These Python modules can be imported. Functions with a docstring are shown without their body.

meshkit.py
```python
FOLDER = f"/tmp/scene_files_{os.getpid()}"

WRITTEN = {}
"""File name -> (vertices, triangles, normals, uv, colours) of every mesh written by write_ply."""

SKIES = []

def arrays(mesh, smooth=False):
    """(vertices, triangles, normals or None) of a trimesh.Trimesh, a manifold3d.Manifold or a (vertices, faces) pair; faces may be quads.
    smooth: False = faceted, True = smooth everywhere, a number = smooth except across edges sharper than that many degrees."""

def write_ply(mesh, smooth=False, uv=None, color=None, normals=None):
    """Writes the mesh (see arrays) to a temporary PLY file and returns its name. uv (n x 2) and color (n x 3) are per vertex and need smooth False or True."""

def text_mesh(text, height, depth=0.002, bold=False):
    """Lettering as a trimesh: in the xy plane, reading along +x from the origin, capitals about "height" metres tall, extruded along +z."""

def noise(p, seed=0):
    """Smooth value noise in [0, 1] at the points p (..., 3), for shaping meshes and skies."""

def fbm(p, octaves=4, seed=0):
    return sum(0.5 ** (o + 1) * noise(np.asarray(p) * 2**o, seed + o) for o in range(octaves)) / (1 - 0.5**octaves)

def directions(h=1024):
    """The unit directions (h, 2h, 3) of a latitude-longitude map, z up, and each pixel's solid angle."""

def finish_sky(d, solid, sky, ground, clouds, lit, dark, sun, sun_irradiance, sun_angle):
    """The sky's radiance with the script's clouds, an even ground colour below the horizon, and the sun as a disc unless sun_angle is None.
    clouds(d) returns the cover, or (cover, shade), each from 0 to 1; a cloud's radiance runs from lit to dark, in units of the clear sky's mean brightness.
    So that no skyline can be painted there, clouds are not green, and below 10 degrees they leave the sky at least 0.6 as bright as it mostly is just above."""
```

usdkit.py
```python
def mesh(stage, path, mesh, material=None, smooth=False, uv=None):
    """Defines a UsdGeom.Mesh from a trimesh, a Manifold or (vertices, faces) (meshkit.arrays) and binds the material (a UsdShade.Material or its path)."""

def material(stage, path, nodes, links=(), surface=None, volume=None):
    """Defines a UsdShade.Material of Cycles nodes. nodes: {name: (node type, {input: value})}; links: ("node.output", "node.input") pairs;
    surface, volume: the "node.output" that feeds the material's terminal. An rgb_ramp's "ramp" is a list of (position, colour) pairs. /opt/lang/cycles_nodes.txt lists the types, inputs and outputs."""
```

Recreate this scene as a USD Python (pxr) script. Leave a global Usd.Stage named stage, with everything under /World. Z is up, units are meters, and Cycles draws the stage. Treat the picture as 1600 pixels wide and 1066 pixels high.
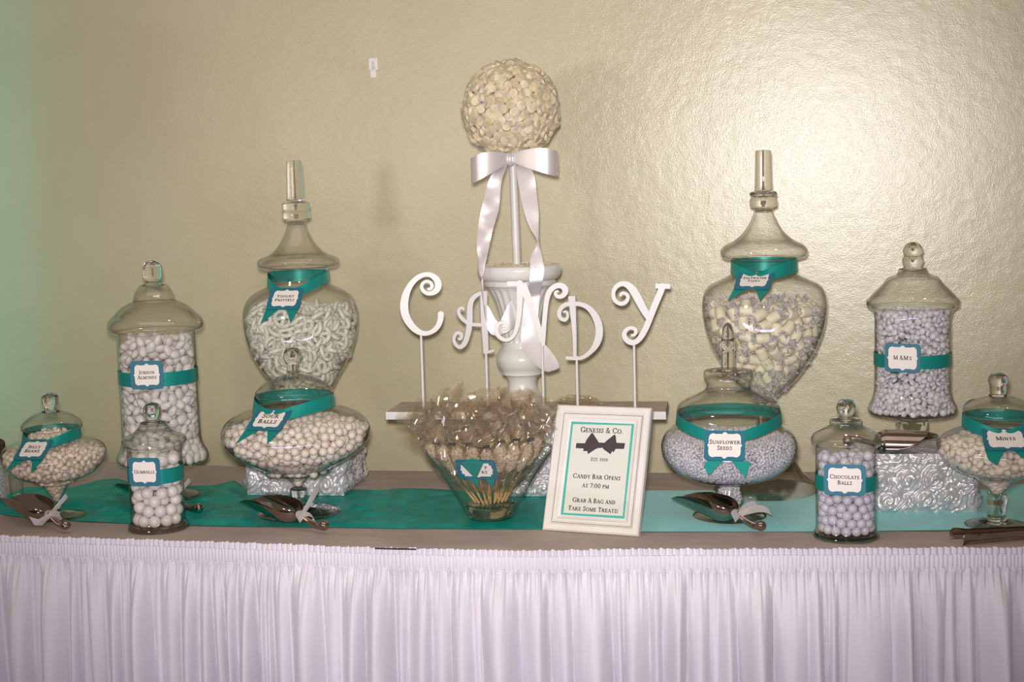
import math, random
import numpy as np
import trimesh
import usdkit
from scipy.interpolate import PchipInterpolator
from scipy.spatial import cKDTree
from scipy.spatial.transform import Rotation as Ro
from shapely import affinity
from shapely.geometry import Polygon, Point, LineString, box as sbox
from shapely.ops import unary_union
from pxr import Usd, UsdGeom, UsdLux, UsdShade, Gf, Sdf, Vt
import meshkit

stage = Usd.Stage.CreateInMemory()
UsdGeom.SetStageUpAxis(stage, 'Z')
UsdGeom.Xform.Define(stage, '/World')
UsdGeom.Scope.Define(stage, '/World/Looks')

# ---------------------------------------------------------------- camera
W, H, F = 1600, 1066, 2200.0
ZT = 0.75                                             # table height
CAM = np.array([0, -3.53688, ZT + 0.74078])
YAW, PITCH, ROLL = math.radians(9.15883), math.radians(6.48539), math.radians(1.562)
FW = np.array([-math.sin(YAW) * math.cos(PITCH), math.cos(YAW) * math.cos(PITCH), -math.sin(PITCH)])
_r = np.array([math.cos(YAW), math.sin(YAW), 0.0]); _u = np.cross(_r, FW)
RT = math.cos(ROLL) * _r - math.sin(ROLL) * _u
UP = math.sin(ROLL) * _r + math.cos(ROLL) * _u
cam = UsdGeom.Camera.Define(stage, '/World/camera')
cam.AddTransformOp().Set(Gf.Matrix4d(*[float(x) for x in (*RT, 0, *UP, 0, *(-FW), 0, *CAM, 1)]))
cam.CreateHorizontalApertureAttr(36.0); cam.CreateVerticalApertureAttr(36.0 * H / W)
cam.CreateFocalLengthAttr(F / W * 36.0)
cam.CreateExposureAttr(0.0)

# ---------------------------------------------------------------- lights
def aim(prim, pos, target):
    z = np.array(pos, float) - np.array(target, float); z /= np.linalg.norm(z)
    x = np.cross([0, 0, 1.0], z)
    x = np.array([1.0, 0, 0]) if np.linalg.norm(x) < 1e-6 else x / np.linalg.norm(x)
    y = np.cross(z, x)
    prim.AddTransformOp().Set(Gf.Matrix4d(*[float(v) for v in (*x, 0, *y, 0, *z, 0, *pos, 1)]))
def sphere_light(name, pos, r, power, col):
    l = UsdLux.SphereLight.Define(stage, '/World/' + name)
    l.AddTranslateOp().Set(Gf.Vec3d(*map(float, pos))); l.CreateRadiusAttr(r)
    l.CreateIntensityAttr(power); l.CreateColorAttr(Gf.Vec3f(*col)); return l
def rect_light(name, pos, target, w, h, power, col):
    l = UsdLux.RectLight.Define(stage, '/World/' + name); aim(l, pos, target)
    l.CreateWidthAttr(w); l.CreateHeightAttr(h); l.CreateIntensityAttr(power); l.CreateColorAttr(Gf.Vec3f(*col)); return l
dome = UsdLux.DomeLight.Define(stage, '/World/room_glow'); dome.CreateIntensityAttr(0.056); dome.CreateColorAttr(Gf.Vec3f(1, .80, .64))
flash = UsdLux.SphereLight.Define(stage, '/World/camera_flash'); aim(flash, CAM + .085 * UP - .02 * RT + .03 * FW, CAM + 3 * (FW + .092 * UP))
flash.CreateRadiusAttr(.04); flash.CreateIntensityAttr(5500); flash.CreateColorAttr(Gf.Vec3f(1, .965, .935))
sh_ = UsdLux.ShapingAPI.Apply(flash.GetPrim()); sh_.CreateShapingConeAngleAttr(30.0); sh_.CreateShapingConeSoftnessAttr(1.0)
rect_light('hall_lamp_left', (-2.0, -3.3, 1.66), (-.5, 0, 1.0), .36, .36, 26, (1, .88, .74))
rect_light('ceiling_fill', (-.6, -1.7, 3.0), (-.6, -1.5, 0), 3.2, 1.6, .75, (1, .92, .84))  # added overhead fill for ambient light, standing in for ceiling bounce
rect_light('teal_uplight', (-2.22, .06, 1.50), (-1.93, .30, 1.50), .30, 1.5, .60, (.10, 1, .82))
rect_light('lavender_uplight', (-.5, -2.4, .12), (-.5, -.8, .42), 2.6, .12, 10, (.76, .68, 1))

# ---------------------------------------------------------------- projection helpers
def ray(px, py): return FW + RT * (px - W / 2) / F - UP * (py - H / 2) / F
def at(px, py, z=ZT):
    d = ray(px, py); return CAM + d * ((z - CAM[2]) / d[2])
def at_plane(px, py, P, n):
    d = ray(px, py); return CAM + d * (np.dot(P - CAM, n) / np.dot(d, n))
def depth(P): return float(np.dot(np.asarray(P) - CAM, FW))
def scale_at(P): return depth(P) / F
def facing(P):                                       # horizontal unit vector from P to the camera, and the viewer's right
    t = CAM - P; t = np.array([t[0], t[1], 0]); t /= np.linalg.norm(t)
    return t, np.cross(-t, [0, 0, 1.0])
def z_at(B, py):                                     # height at which the vertical through B shows at picture row py
    m = (H / 2 - py) / F; q = UP - m * FW
    return float(B[2] - np.dot(B - CAM, q) / q[2])

# ---------------------------------------------------------------- scene helpers
used = {}
def numbered(parent, name):
    k = (parent, name); n = used.get(k, 0); used[k] = n + 1
    return f'{parent}/{name}' + (f'_{n:03d}' if n else '')
def setdata(p, label=None, cat=None, group=None, kind=None):
    for k, v in (('label', label), ('category', cat), ('group', group), ('kind', kind)):
        if v: p.SetCustomDataByKey(k, v)
class Thing:
    def __init__(s, name, label, cat, loc, group=None, kind=None):
        s.path = numbered('/World', name); s.loc = np.array(loc, float)
        x = UsdGeom.Xform.Define(stage, s.path); x.AddTranslateOp().Set(Gf.Vec3d(*map(float, loc)))
        setdata(x.GetPrim(), label, cat, group, kind)
    def part(s, name, m, mat, parent=None, smooth=35, label=None, kind=None):
        p = numbered(parent or s.path, name)
        v, f = vf(m)
        q = usdkit.mesh(stage, p, (v - s.loc, f), M[mat], smooth=smooth)
        setdata(q.GetPrim(), label, kind=kind); return p
def vf(m):
    if hasattr(m, 'to_mesh'):
        m = m.to_mesh(); return np.array(m.vert_properties[:, :3], float), np.array(m.tri_verts)
    if isinstance(m, tuple):
        v, f = np.asarray(m[0], float), np.asarray(m[1], int)
        if f.shape[1] == 4: f = np.vstack([f[:, [0, 1, 2]], f[:, [0, 2, 3]]])
        return v, f
    return np.array(m.vertices), np.array(m.faces)
def single(name, m, mat, label, cat, loc=None, group=None, kind=None, smooth=35):
    path = numbered('/World', name); v, f = vf(m)
    q = usdkit.mesh(stage, path, (v - (np.zeros(3) if loc is None else loc), f), M[mat], smooth=smooth)
    if loc is not None: q.AddTranslateOp().Set(Gf.Vec3d(*map(float, loc)))
    setdata(q.GetPrim(), label, cat, group, kind); return q
def join(ms):
    V, Fs, n = [], [], 0
    for m in ms:
        v, f = vf(m); V.append(v); Fs.append(f + n); n += len(v)
    return np.vstack(V), np.vstack(Fs)
def mv(m, t): v, f = vf(m); return v + np.asarray(t), f
def xf(m, R, t=(0, 0, 0)): v, f = vf(m); return v @ np.asarray(R).T + np.asarray(t), f
def grid_faces(n, m, wrap=False):
    i, j = np.meshgrid(np.arange(n - 1), np.arange(m if wrap else m - 1), indexing='ij'); k = (j + 1) % m
    return np.stack([i * m + j, i * m + k, (i + 1) * m + k, (i + 1) * m + j], -1).reshape(-1, 4)
def pch(pts, n):
    p = np.array(pts, float); d = np.r_[0, np.cumsum(np.linalg.norm(np.diff(p, axis=0), axis=1) + 1e-9)]
    return PchipInterpolator(d, p)(np.linspace(0, d[-1], n))
def catm(pts, n):
    from scipy.interpolate import CubicSpline
    p = np.array(pts, float); d = np.r_[0, np.cumsum(np.sqrt(np.linalg.norm(np.diff(p[:, :3], axis=0), axis=1)) + 1e-9)]
    return CubicSpline(d, p)(np.linspace(0, d[-1], n))
def lathe(prof, seg=64, ribs=None):
    p = np.array(prof, float); a = np.linspace(0, 2 * np.pi, seg, endpoint=False)
    r = np.maximum(p[:, 0], 1e-5)[:, None] * np.ones(seg)
    if ribs: r = ribs(r, p[:, 1][:, None], a[None])
    v = np.stack([r * np.cos(a), r * np.sin(a), p[:, 1][:, None] * np.ones(seg)], -1).reshape(-1, 3)
    return v, grid_faces(len(p), seg, True)
def shell(outer, t, floor, seg=64):                  # a glass wall: outer profile bottom to rim, then the inner one back down
    o = np.array(outer, float); inn = o.copy()
    d = np.gradient(o, axis=0); d /= np.linalg.norm(d, axis=1)[:, None] + 1e-12
    inn = o + t * np.stack([-d[:, 1], d[:, 0]], 1)
    inn[:, 0] = np.maximum(inn[:, 0], 1e-5)
    inn = inn[inn[:, 1] > floor]
    inn = np.vstack([[[1e-5, floor]], [[max(inn[0, 0] - .0005, 1e-5), floor]], inn])
    return lathe(np.vstack([o, inn[::-1]]), seg), inn
def tube(pts, r, seg=8, n=None, caps=True):
    p = np.array(pts, float) if n is None else catm(pts, n)
    r = np.broadcast_to(np.asarray(r, float) if np.ndim(r) == 0 or len(r) == len(p) else np.interp(np.linspace(0, 1, len(p)), np.linspace(0, 1, len(r)), r), (len(p),))
    t = np.gradient(p, axis=0); t /= np.linalg.norm(t, axis=1)[:, None] + 1e-12
    a = np.zeros_like(p); ref = np.array([0, 0, 1.0]) if abs(t[0, 2]) < .9 else np.array([1.0, 0, 0])
    for i in range(len(p)):
        ref = ref - t[i] * ref.dot(t[i]); ref /= np.linalg.norm(ref) + 1e-12; a[i] = ref
    b = np.cross(t, a); ang = np.arange(seg) * 2 * np.pi / seg
    v = (p[:, None] + r[:, None, None] * (np.cos(ang)[None, :, None] * a[:, None] + np.sin(ang)[None, :, None] * b[:, None])).reshape(-1, 3)
    f = grid_faces(len(p), seg, True); f = np.vstack([f[:, [0, 1, 2]], f[:, [0, 2, 3]]])
    if caps:
        v = np.vstack([v, p[0], p[-1]]); k = np.arange(seg); e = (len(p) - 1) * seg
        f = np.vstack([f, np.stack([np.full(seg, len(v) - 2), (k + 1) % seg, k], 1), np.stack([np.full(seg, len(v) - 1), e + k, e + (k + 1) % seg], 1)])
    return v, f
def slab(A, B, t=.0004):                             # a thin closed ribbon between two edge lines
    A, B = np.array(A, float), np.array(B, float)
    tn = np.gradient((A + B) / 2, axis=0); n = np.cross(tn, B - A); n /= np.linalg.norm(n, axis=1)[:, None] + 1e-12
    k = 5; w = np.linspace(0, 1, k)
    rows = [A + (B - A) * x + n * t / 2 for x in w] + [B + (A - B) * x - n * t / 2 for x in w]
    v = np.stack(rows, 1).reshape(-1, 3); f = grid_faces(len(A), 2 * k, True); f = np.vstack([f[:, [0, 1, 2]], f[:, [0, 2, 3]]])
    e = (len(A) - 1) * 2 * k
    caps = [(0, j + 1, j) for j in range(1, 2 * k - 1)] + [(e, e + j, e + j + 1) for j in range(1, 2 * k - 1)]
    return v, np.vstack([f, caps])
def extrude(poly, h):
    gs = [g for g in getattr(poly, 'geoms', [poly]) if g.area > 1e-12]
    return join([trimesh.creation.extrude_polygon(g, h, engine='earcut') for g in gs])
def place_flat(poly, h, P, u, v, n):                 # shapely shape in (u, v), extruded along n from P
    m = vf(extrude(poly, h)); R = np.stack([u, v, n], 1); return m[0] @ R.T + P, m[1]
def rbox(sx, sy, sz, b=.003, c=(0, 0, 0)):           # box with rounded edges
    import manifold3d as m3
    s = m3.Manifold.sphere(b, 12)
    pts = [s.translate((x * (sx / 2 - b), y * (sy / 2 - b), z * (sz / 2 - b))) for x in (-1, 1) for y in (-1, 1) for z in (-1, 1)]
    return mv(m3.Manifold.batch_hull(pts), c)
def noise(p, s, seed=0): return meshkit.noise(np.asarray(p) * s, seed) - .5

# ---------------------------------------------------------------- materials
M = {}
def mat(name, nodes, links=(), surface='p.BSDF'):
    M[name] = usdkit.material(stage, '/World/Looks/' + name, nodes, links, surface=surface)
def plain(name, col, rough=.5, **k):
    mat(name, {'p': ('principled_bsdf', {'base_color': col, 'roughness': rough, **k})})
def mottled(name, c1, c2, scale, rough=.5, bump=0, bscale=None, bdist=.002, detail=4, **k):
    nodes = {'g': ('geometry', {}), 'n': ('noise_texture', {'scale': scale, 'detail': detail}), 'r': ('rgb_ramp', {'ramp': [(.3, c1), (.7, c2)]}), 'p': ('principled_bsdf', {'roughness': rough, **k})}
    links = [('g.position', 'n.vector'), ('n.fac', 'r.fac'), ('r.color', 'p.base_color')]
    if bump:
        nodes['m'] = ('noise_texture', {'scale': bscale or scale, 'detail': 3}); nodes['b'] = ('bump', {'strength': bump, 'distance': bdist})
        links += [('g.position', 'm.vector'), ('m.fac', 'b.height'), ('b.normal', 'p.normal')]
    mat(name, nodes, links)
mat('wall_paint', {'g': ('geometry', {}), 'n': ('noise_texture', {'scale': 2.3, 'detail': 5, 'roughness': .6}), 'r': ('rgb_ramp', {'ramp': [(.3, (.50, .437, .29)), (.7, (.56, .50, .345))]}),
     'm': ('noise_texture', {'scale': 330, 'detail': 2}), 'm2': ('noise_texture', {'scale': 34, 'detail': 3}), 'b2': ('bump', {'strength': .25, 'distance': .004}), 'b': ('bump', {'strength': .42, 'distance': .0012}),
     'p': ('principled_bsdf', {'roughness': .29, 'specular_ior_level': .78})},
    [('g.position', 'n.vector'), ('n.fac', 'r.fac'), ('r.color', 'p.base_color'), ('g.position', 'm.vector'), ('g.position', 'm2.vector'), ('m2.fac', 'b2.height'), ('m.fac', 'b.height'), ('b2.normal', 'b.normal'), ('b.normal', 'p.normal')])
mottled('carpet', (.05, .03, .025), (.09, .055, .04), 60, .95)
mottled('cloth_top', (.40, .318, .29), (.48, .385, .35), 9, .75, .5, 420, .0008)
mottled('skirt_cloth', (.61, .57, .625), (.68, .64, .69), 5, .6, .35, 700, .0005, sheen_weight=.25)
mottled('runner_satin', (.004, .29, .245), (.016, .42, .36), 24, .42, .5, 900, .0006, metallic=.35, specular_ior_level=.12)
mottled('runner_sheen', (.12, .55, .56), (.28, .85, .88), 420, .42, .35, 700, .0008, specular_ior_level=.4, sheen_weight=.2)  # lighter length; satin sheen and sparkle are put into its speckled colour
plain('teal_ribbon', (.008, .29, .255), .36, metallic=.35)
mottled('teal_card', (.004, .075, .13), (.03, .22, .30), 2600, .35, .6, 2600, .0004)
plain('plaque_paper', (.80, .73, .69), .7)
plain('ink', (.045, .03, .035), .6)
mottled('white_candy', (.69, .64, .625), (.75, .70, .685), 30, .28, coat_weight=.3)
mottled('almond_candy', (.65, .60, .585), (.73, .68, .665), 40, .36)
mottled('cream_candy', (.66, .54, .43), (.76, .645, .535), 60, .34)
mottled('sour_candy', (.68, .58, .51), (.76, .665, .60), 40, .38)
mottled('lavender_candy', (.53, .50, .585), (.61, .58, .66), 40, .33)
mottled('button_candy', (.62, .59, .635), (.70, .67, .715), 60, .35)
mottled('seed_candy', (.47, .445, .505), (.66, .635, .69), 130, .42)
mottled('mint_candy', (.70, .605, .50), (.78, .69, .59), 70, .6)
mottled('pretzel_coat', (.58, .55, .475), (.69, .66, .585), 90, .5)
mottled('taffy_candy', (.70, .62, .45), (.80, .73, .58), 60, .5)
mottled('topiary_mint', (.50, .405, .245), (.72, .62, .44), 55, .5)
plain('foam', (.22, .16, .10), .9)
plain('white_paint', (.68, .655, .645), .38)
plain('urn_paint', (.68, .655, .62), .3)
mottled('frame_paint', (.66, .615, .58), (.71, .67, .635), 14, .42)
plain('frame_groove', (.22, .13, .10), .6)
plain('sheet_paper', (.62, .61, .545), .6)
plain('border_paper', (.05, .40, .34), .5)
plain('tie_print', (.045, .028, .035), .55)
mottled('satin_white', (.61, .58, .605), (.69, .66, .68), 30, .33, metallic=.4)
plain('ribbon_white', (.65, .60, .605), .38, metallic=.42)
mottled('steel', (.36, .28, .235), (.46, .37, .32), 20, .11, metallic=1.0)
mottled('wood_board', (.37, .29, .24), (.50, .41, .35), 34, .55)
plain('black_plastic', (.008, .007, .008), .4)
mottled('wicker', (.035, .018, .012), (.09, .045, .03), 200, .6)
mottled('grey_weave', (.30, .33, .33), (.55, .57, .56), 300, .45)
mottled('stick_wood', (.55, .28, .08), (.70, .42, .17), 80, .6)
mottled('rock_sugar', (.42, .34, .26), (.58, .50, .41), 260, .3, .8, 420, .002)
plain('clear_plastic', (.72, .70, .68), .3)
plain('foam_tape', (.76, .75, .66), .6)
def schlick(f0=.04):                                 # reflection of a clear pane, the same from both sides
    return {'fl': ('layer_weight', {'blend': .5}), 'f5': ('math', {'math_type': 'power', 'value2': 5.0}), 'f': ('math', {'math_type': 'multiply_add', 'value2': 1 - f0, 'value3': f0})}, [('fl.facing', 'f5.value1'), ('f5.value', 'f.value1')]
def glass_pane(name, tint, edge, rough=.02, f0=.04, power=3.0):
    n, l = schlick(f0)
    mat(name, {**n, 'pw': ('math', {'math_type': 'power', 'value2': power}), 'c': ('mix_color', {'a': tint, 'b': edge}),
        't': ('transparent_bsdf', {}), 'g': ('glossy_bsdf', {'color': (1, 1, 1), 'roughness': rough}), 'm': ('mix_closure', {})},
        l + [('fl.facing', 'pw.value1'), ('pw.value', 'c.fac'), ('c.result', 't.color'), ('f.value', 'm.fac'), ('t.BSDF', 'm.closure1'), ('g.BSDF', 'm.closure2')], surface='m.closure')
glass_pane('jar_glass', (.975, .978, .965), (.045, .04, .025), f0=.075, power=4.2)
glass_pane('foot_glass', (.90, .91, .87), (.14, .14, .10), power=2.6)
plain('base_glass', (.58, .50, .37), .01, transmission_weight=1.0, ior=1.5)
glass_pane('lid_glass', (.972, .968, .948), (.03, .025, .015), f0=.08, power=3.4)
plain('solid_glass', (.97, .97, .94), .01, transmission_weight=1.0, ior=1.5)
_n, _l = schlick(.11)
mat('cellophane', {**_n, 't': ('transparent_bsdf', {'color': (.92, .88, .82)}), 'g': ('glossy_bsdf', {'color': (1, .97, .93), 'roughness': .10}), 'm': ('mix_closure', {}), 'd': ('diffuse_bsdf', {'color': (.75, .66, .52)}), 'm2': ('mix_closure', {'fac': .045})},
    _l + [('f.value', 'm.fac'), ('t.BSDF', 'm.closure1'), ('g.BSDF', 'm.closure2'), ('m.closure', 'm2.closure1'), ('d.BSDF', 'm2.closure2')], surface='m2.closure')
mat('waxed_wrap', {'t': ('transparent_bsdf', {'color': (.95, .94, .95)}), 'd': ('principled_bsdf', {'base_color': (.74, .69, .71), 'roughness': .32}), 'm': ('mix_closure', {'fac': .42})},
    [('t.BSDF', 'm.closure1'), ('d.BSDF', 'm.closure2')], surface='m.closure')

# ---------------------------------------------------------------- a small roman alphabet (capitals one unit tall)
T_, t_ = .165, .07
def _v(x, y0, y1, w): return sbox(x - w / 2, y0, x + w / 2, y1)
def _l(x0, y0, x1, y1, w): return LineString([(x0, y0), (x1, y1)]).buffer(w / 2, cap_style=2)
def _s(x, y, h=.13): return sbox(x - h, y - .001 if y < .5 else y - .055, x + h, y + .055 if y < .5 else y + .001)
def _ring(cx, cy, rx, ry, w, t): return affinity.scale(Point(cx, cy).buffer(1, 32), rx, ry).difference(affinity.scale(Point(cx, cy).buffer(1, 32), rx - w, ry - t))
def _half(x, cx, cy, rx, ry, w=T_, t=t_):
    return unary_union([_ring(cx, cy, rx, ry, w, t).intersection(sbox(cx, -1, 3, 2)), sbox(x, cy + ry - t, cx + .01, cy + ry), sbox(x, cy - ry, cx + .01, cy - ry + t)])
def _stem(x): return [_v(x, 0, 1, T_), _s(x, 0, .16), _s(x, 1, .16)]
def _C(w=.15): return [_ring(.46, .5, .44, .52, w, t_).difference(sbox(.68, .24, 1.2, .74)), _v(.80, .66, .98, .055), _v(.80, .06, .24, .05)]
def _poly(pts, w): return LineString(catm(np.c_[np.array(pts), np.zeros(len(pts))], 40)[:, :2]).buffer(w / 2)
def glyph(c):
    G = {
     'A': lambda: ([_l(.08, 0, .42, 1, t_), _l(.40, 1, .76, 0, T_), sbox(.2, .32, .62, .385), _s(.09, 0), _s(.76, 0, .15)], .86),
     'B': lambda: (_stem(.18) + [_half(.18, .34, .75, .28, .25), _half(.18, .36, .27, .34, .27)], .74),
     'C': lambda: (_C(), .88),
     'D': lambda: (_stem(.18) + [_half(.18, .36, .5, .46, .5)], .86),
     'E': lambda: (_stem(.18) + [sbox(.18, 0, .64, .085), sbox(.18, .915, .62, 1), sbox(.18, .46, .52, .55), _v(.62, 0, .24, .07), _v(.60, .78, 1, .07), _v(.52, .4, .62, .05)], .70),
     'F': lambda: (_stem(.18) + [sbox(.18, .935, .62, 1), sbox(.18, .48, .52, .54), _v(.60, .8, 1, .05), _v(.52, .4, .62, .05)], .66),
     'G': lambda: (_C() + [_v(.78, .03, .40, .15), _s(.78, .42, .14).intersection(sbox(0, .36, 2, .43)), sbox(.62, .37, .92, .43)], .92),
     'H': lambda: (_stem(.18) + _stem(.72) + [sbox(.18, .47, .72, .53)], .90),
     'I': lambda: (_stem(.18), .36),
     'J': lambda: ([_v(.26, .1, 1, T_), _s(.26, 1, .16), _poly([(.30, .14), (.24, -.06), (.10, -.14), (.02, -.08)], .08)], .42),
     'K': lambda: (_stem(.18) + [_l(.2, .40, .70, .98, t_), _l(.36, .58, .78, 0, T_), _s(.78, 0, .14), _s(.68, 1, .12)], .86),
     'L': lambda: (_stem(.18) + [sbox(.18, 0, .64, .09), _v(.62, 0, .26, .08)], .68),
     'M': lambda: ([_v(.14, 0, 1, t_), _s(.14, 0), _l(.14, 1, .52, .04, T_), _l(.52, .04, .90, 1, t_), _v(.90, 0, 1, T_), _s(.90, 0, .16), _s(.1, 1, .1), _s(.92, 1, .13)], 1.06),
     'N': lambda: ([_v(.14, 0, 1, t_), _s(.14, 0), _l(.15, 1, .74, .02, T_), _v(.76, 0, 1, t_), _s(.76, 1), _s(.1, 1, .1)], .90),
     'O': lambda: ([_ring(.48, .5, .46, .52, T_, t_)], .96),
     'P': lambda: (_stem(.18) + [_half(.18, .36, .73, .30, .27)], .70),
     'R': lambda: (_stem(.18) + [_half(.18, .36, .74, .29, .26), _l(.38, .50, .76, 0, T_), _s(.80, 0, .1)], .84),
     'S': lambda: ([_poly([(.52, .80), (.44, .94), (.30, .96), (.16, .88), (.14, .74), (.24, .61), (.40, .48), (.52, .36), (.53, .20), (.42, .06), (.26, .03), (.13, .10), (.10, .20)], .115), _v(.54, .74, .98, .045), _v(.08, .02, .28, .045)], .62),
     'T': lambda: ([_v(.38, 0, 1, T_), _s(.38, 0, .16), sbox(.04, .935, .72, 1), _v(.06, .76, 1, .05), _v(.70, .76, 1, .05)], .76),
     'U': lambda: ([_v(.17, .3, 1, T_), _s(.17, 1, .16), _v(.74, .3, 1, t_), _s(.74, 1), _ring(.44, .33, .35, .36, .14, .08).intersection(sbox(0, -1, 1, .34))], .90),
     'W': lambda: ([_l(.12, 1, .36, 0, T_), _l(.36, 0, .60, .98, t_), _l(.56, 1, .82, 0, T_), _l(.82, 0, 1.06, 1, t_), _s(.12, 1, .14), _s(1.06, 1, .12), _s(.58, 1, .12)], 1.16),
     'Y': lambda: ([_v(.42, 0, .48, T_), _s(.42, 0, .16), _l(.10, 1, .43, .42, T_), _l(.43, .42, .74, 1, t_), _s(.10, 1, .14), _s(.74, 1)], .82),
     'Z': lambda: ([_l(.10, .03, .60, .97, T_), sbox(.06, .935, .64, 1), sbox(.06, 0, .66, .065), _v(.08, .8, 1, .05), _v(.64, 0, .2, .05)], .72),
     '0': lambda: ([_ring(.33, .5, .30, .51, .13, .06)], .66),
     '1': lambda: ([_v(.24, 0, 1, .14), _s(.24, 0, .17), _l(.10, .82, .24, .98, .06)], .48),
     '7': lambda: ([sbox(.06, .90, .58, 1), _l(.54, .95, .22, 0, .12), _v(.08, .78, 1, .05)], .62),
     '9': lambda: ([_ring(.32, .67, .28, .33, .12, .06), _poly([(.54, .66), (.52, .36), (.38, .10), (.14, .0)], .10)], .66),
     '&': lambda: ([_poly([(.80, .52), (.62, .18), (.38, .02), (.14, .12), (.12, .34), (.34, .56), (.50, .76), (.42, .95), (.28, .92), (.25, .74), (.42, .42), (.70, .06), (.88, .03)], .10)], .92),
     '.': lambda: ([Point(.12, .08).buffer(.085)], .24), ':': lambda: ([Point(.12, .08).buffer(.085), Point(.12, .56).buffer(.085)], .24),
     "'": lambda: ([_l(.10, 1, .10, .74, .09)], .2), '!': lambda: ([Point(.14, .08).buffer(.085), _l(.14, 1, .14, .26, .11)], .28)}
    s, w = G[c](); return unary_union(s), w
def text_shape(words, cap, small=.80, track=.09, bold=.016):    # words: capitals; the first letter of each word (or one marked by ^) stands taller
    x, out, first = 0.0, [], True
    for c in words:
        if c == ' ': x += .36; first = True; continue
        if c == '^': first = True; continue
        if c == '~': first = False; continue
        g, w = glyph(c); k = 1.0 if first or c.isdigit() else small
        out.append(affinity.translate(affinity.scale(g, k, k, origin=(0, 0)), x, 0)); x += w * k + track
        if c.isalpha(): first = False
    s = unary_union(out).buffer(bold); return affinity.scale(affinity.translate(s, -(x - track) / 2, 0), cap, cap, origin=(0, 0)), (x - track) * cap
def fit_text(lines, width, height, gap=1.45, small=.80):   # centred lines that fill a box
    wmax = max(text_shape(l, 1, small)[1] for l in lines); cap = min(width / wmax, height / (1 + gap * (len(lines) - 1)))
    y0 = cap * (gap * (len(lines) - 1) / 2 - .42)
    return unary_union([affinity.translate(text_shape(l, cap, small, bold=.016)[0], 0, y0 - i * gap * cap) for i, l in enumerate(lines)])

# ================================================================ THE ROOM
def bx(x0, x1, y0, y1, z0, z1): return mv(trimesh.creation.box([x1 - x0, y1 - y0, z1 - z0]), [(x0 + x1) / 2, (y0 + y1) / 2, (z0 + z1) / 2])
WA = math.radians(4.1); WP = np.array([.62, .022, 0]); WN = np.array([-math.sin(WA), -math.cos(WA), 0])   # the wall runs a little askew of the table
WR = np.array([[math.cos(WA), math.sin(WA), 0], [-math.sin(WA), math.cos(WA), 0], [0, 0, 1]])
wall_y = lambda x: WP[1] + (WP[0] - x) * math.tan(WA)
single('wall_back', mv(xf(bx(-5, 4, 0, .12, 0, 3.2), WR), WP), 'wall_paint', 'tan glossy painted wall behind the candy table', 'wall', kind='structure', smooth=False)
single('floor', bx(-5, 4, -6, .5, -.05, 0), 'carpet', 'dark brown carpet floor under the candy table', 'floor', kind='structure', smooth=False)

# ---------------------------------------------------------------- adhesive hook on the wall
P = at_plane(583.5, 100, WP, WN); s = scale_at(P)
hk = Thing('wall_hook', 'small clear plastic adhesive hook stuck high on the tan wall', 'hook', P)
hk.part('hook_plate', rbox(15 * s, .004, 19 * s, .0018, P + [0, -.002, 0]), 'clear_plastic')
hk.part('hook', tube(P + np.array([[0, -.003, .004], [0, -.009, .0], [.001, -.012, -.006], [.001, -.010, -.011], [.001, -.006, -.008]]), .0028, 8, 14), 'clear_plastic')
hk.part('adhesive_strip', rbox(9 * s, .0016, 16 * s, .0007, P + [-.001, -.001, -13 * s]), 'foam_tape')

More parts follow.
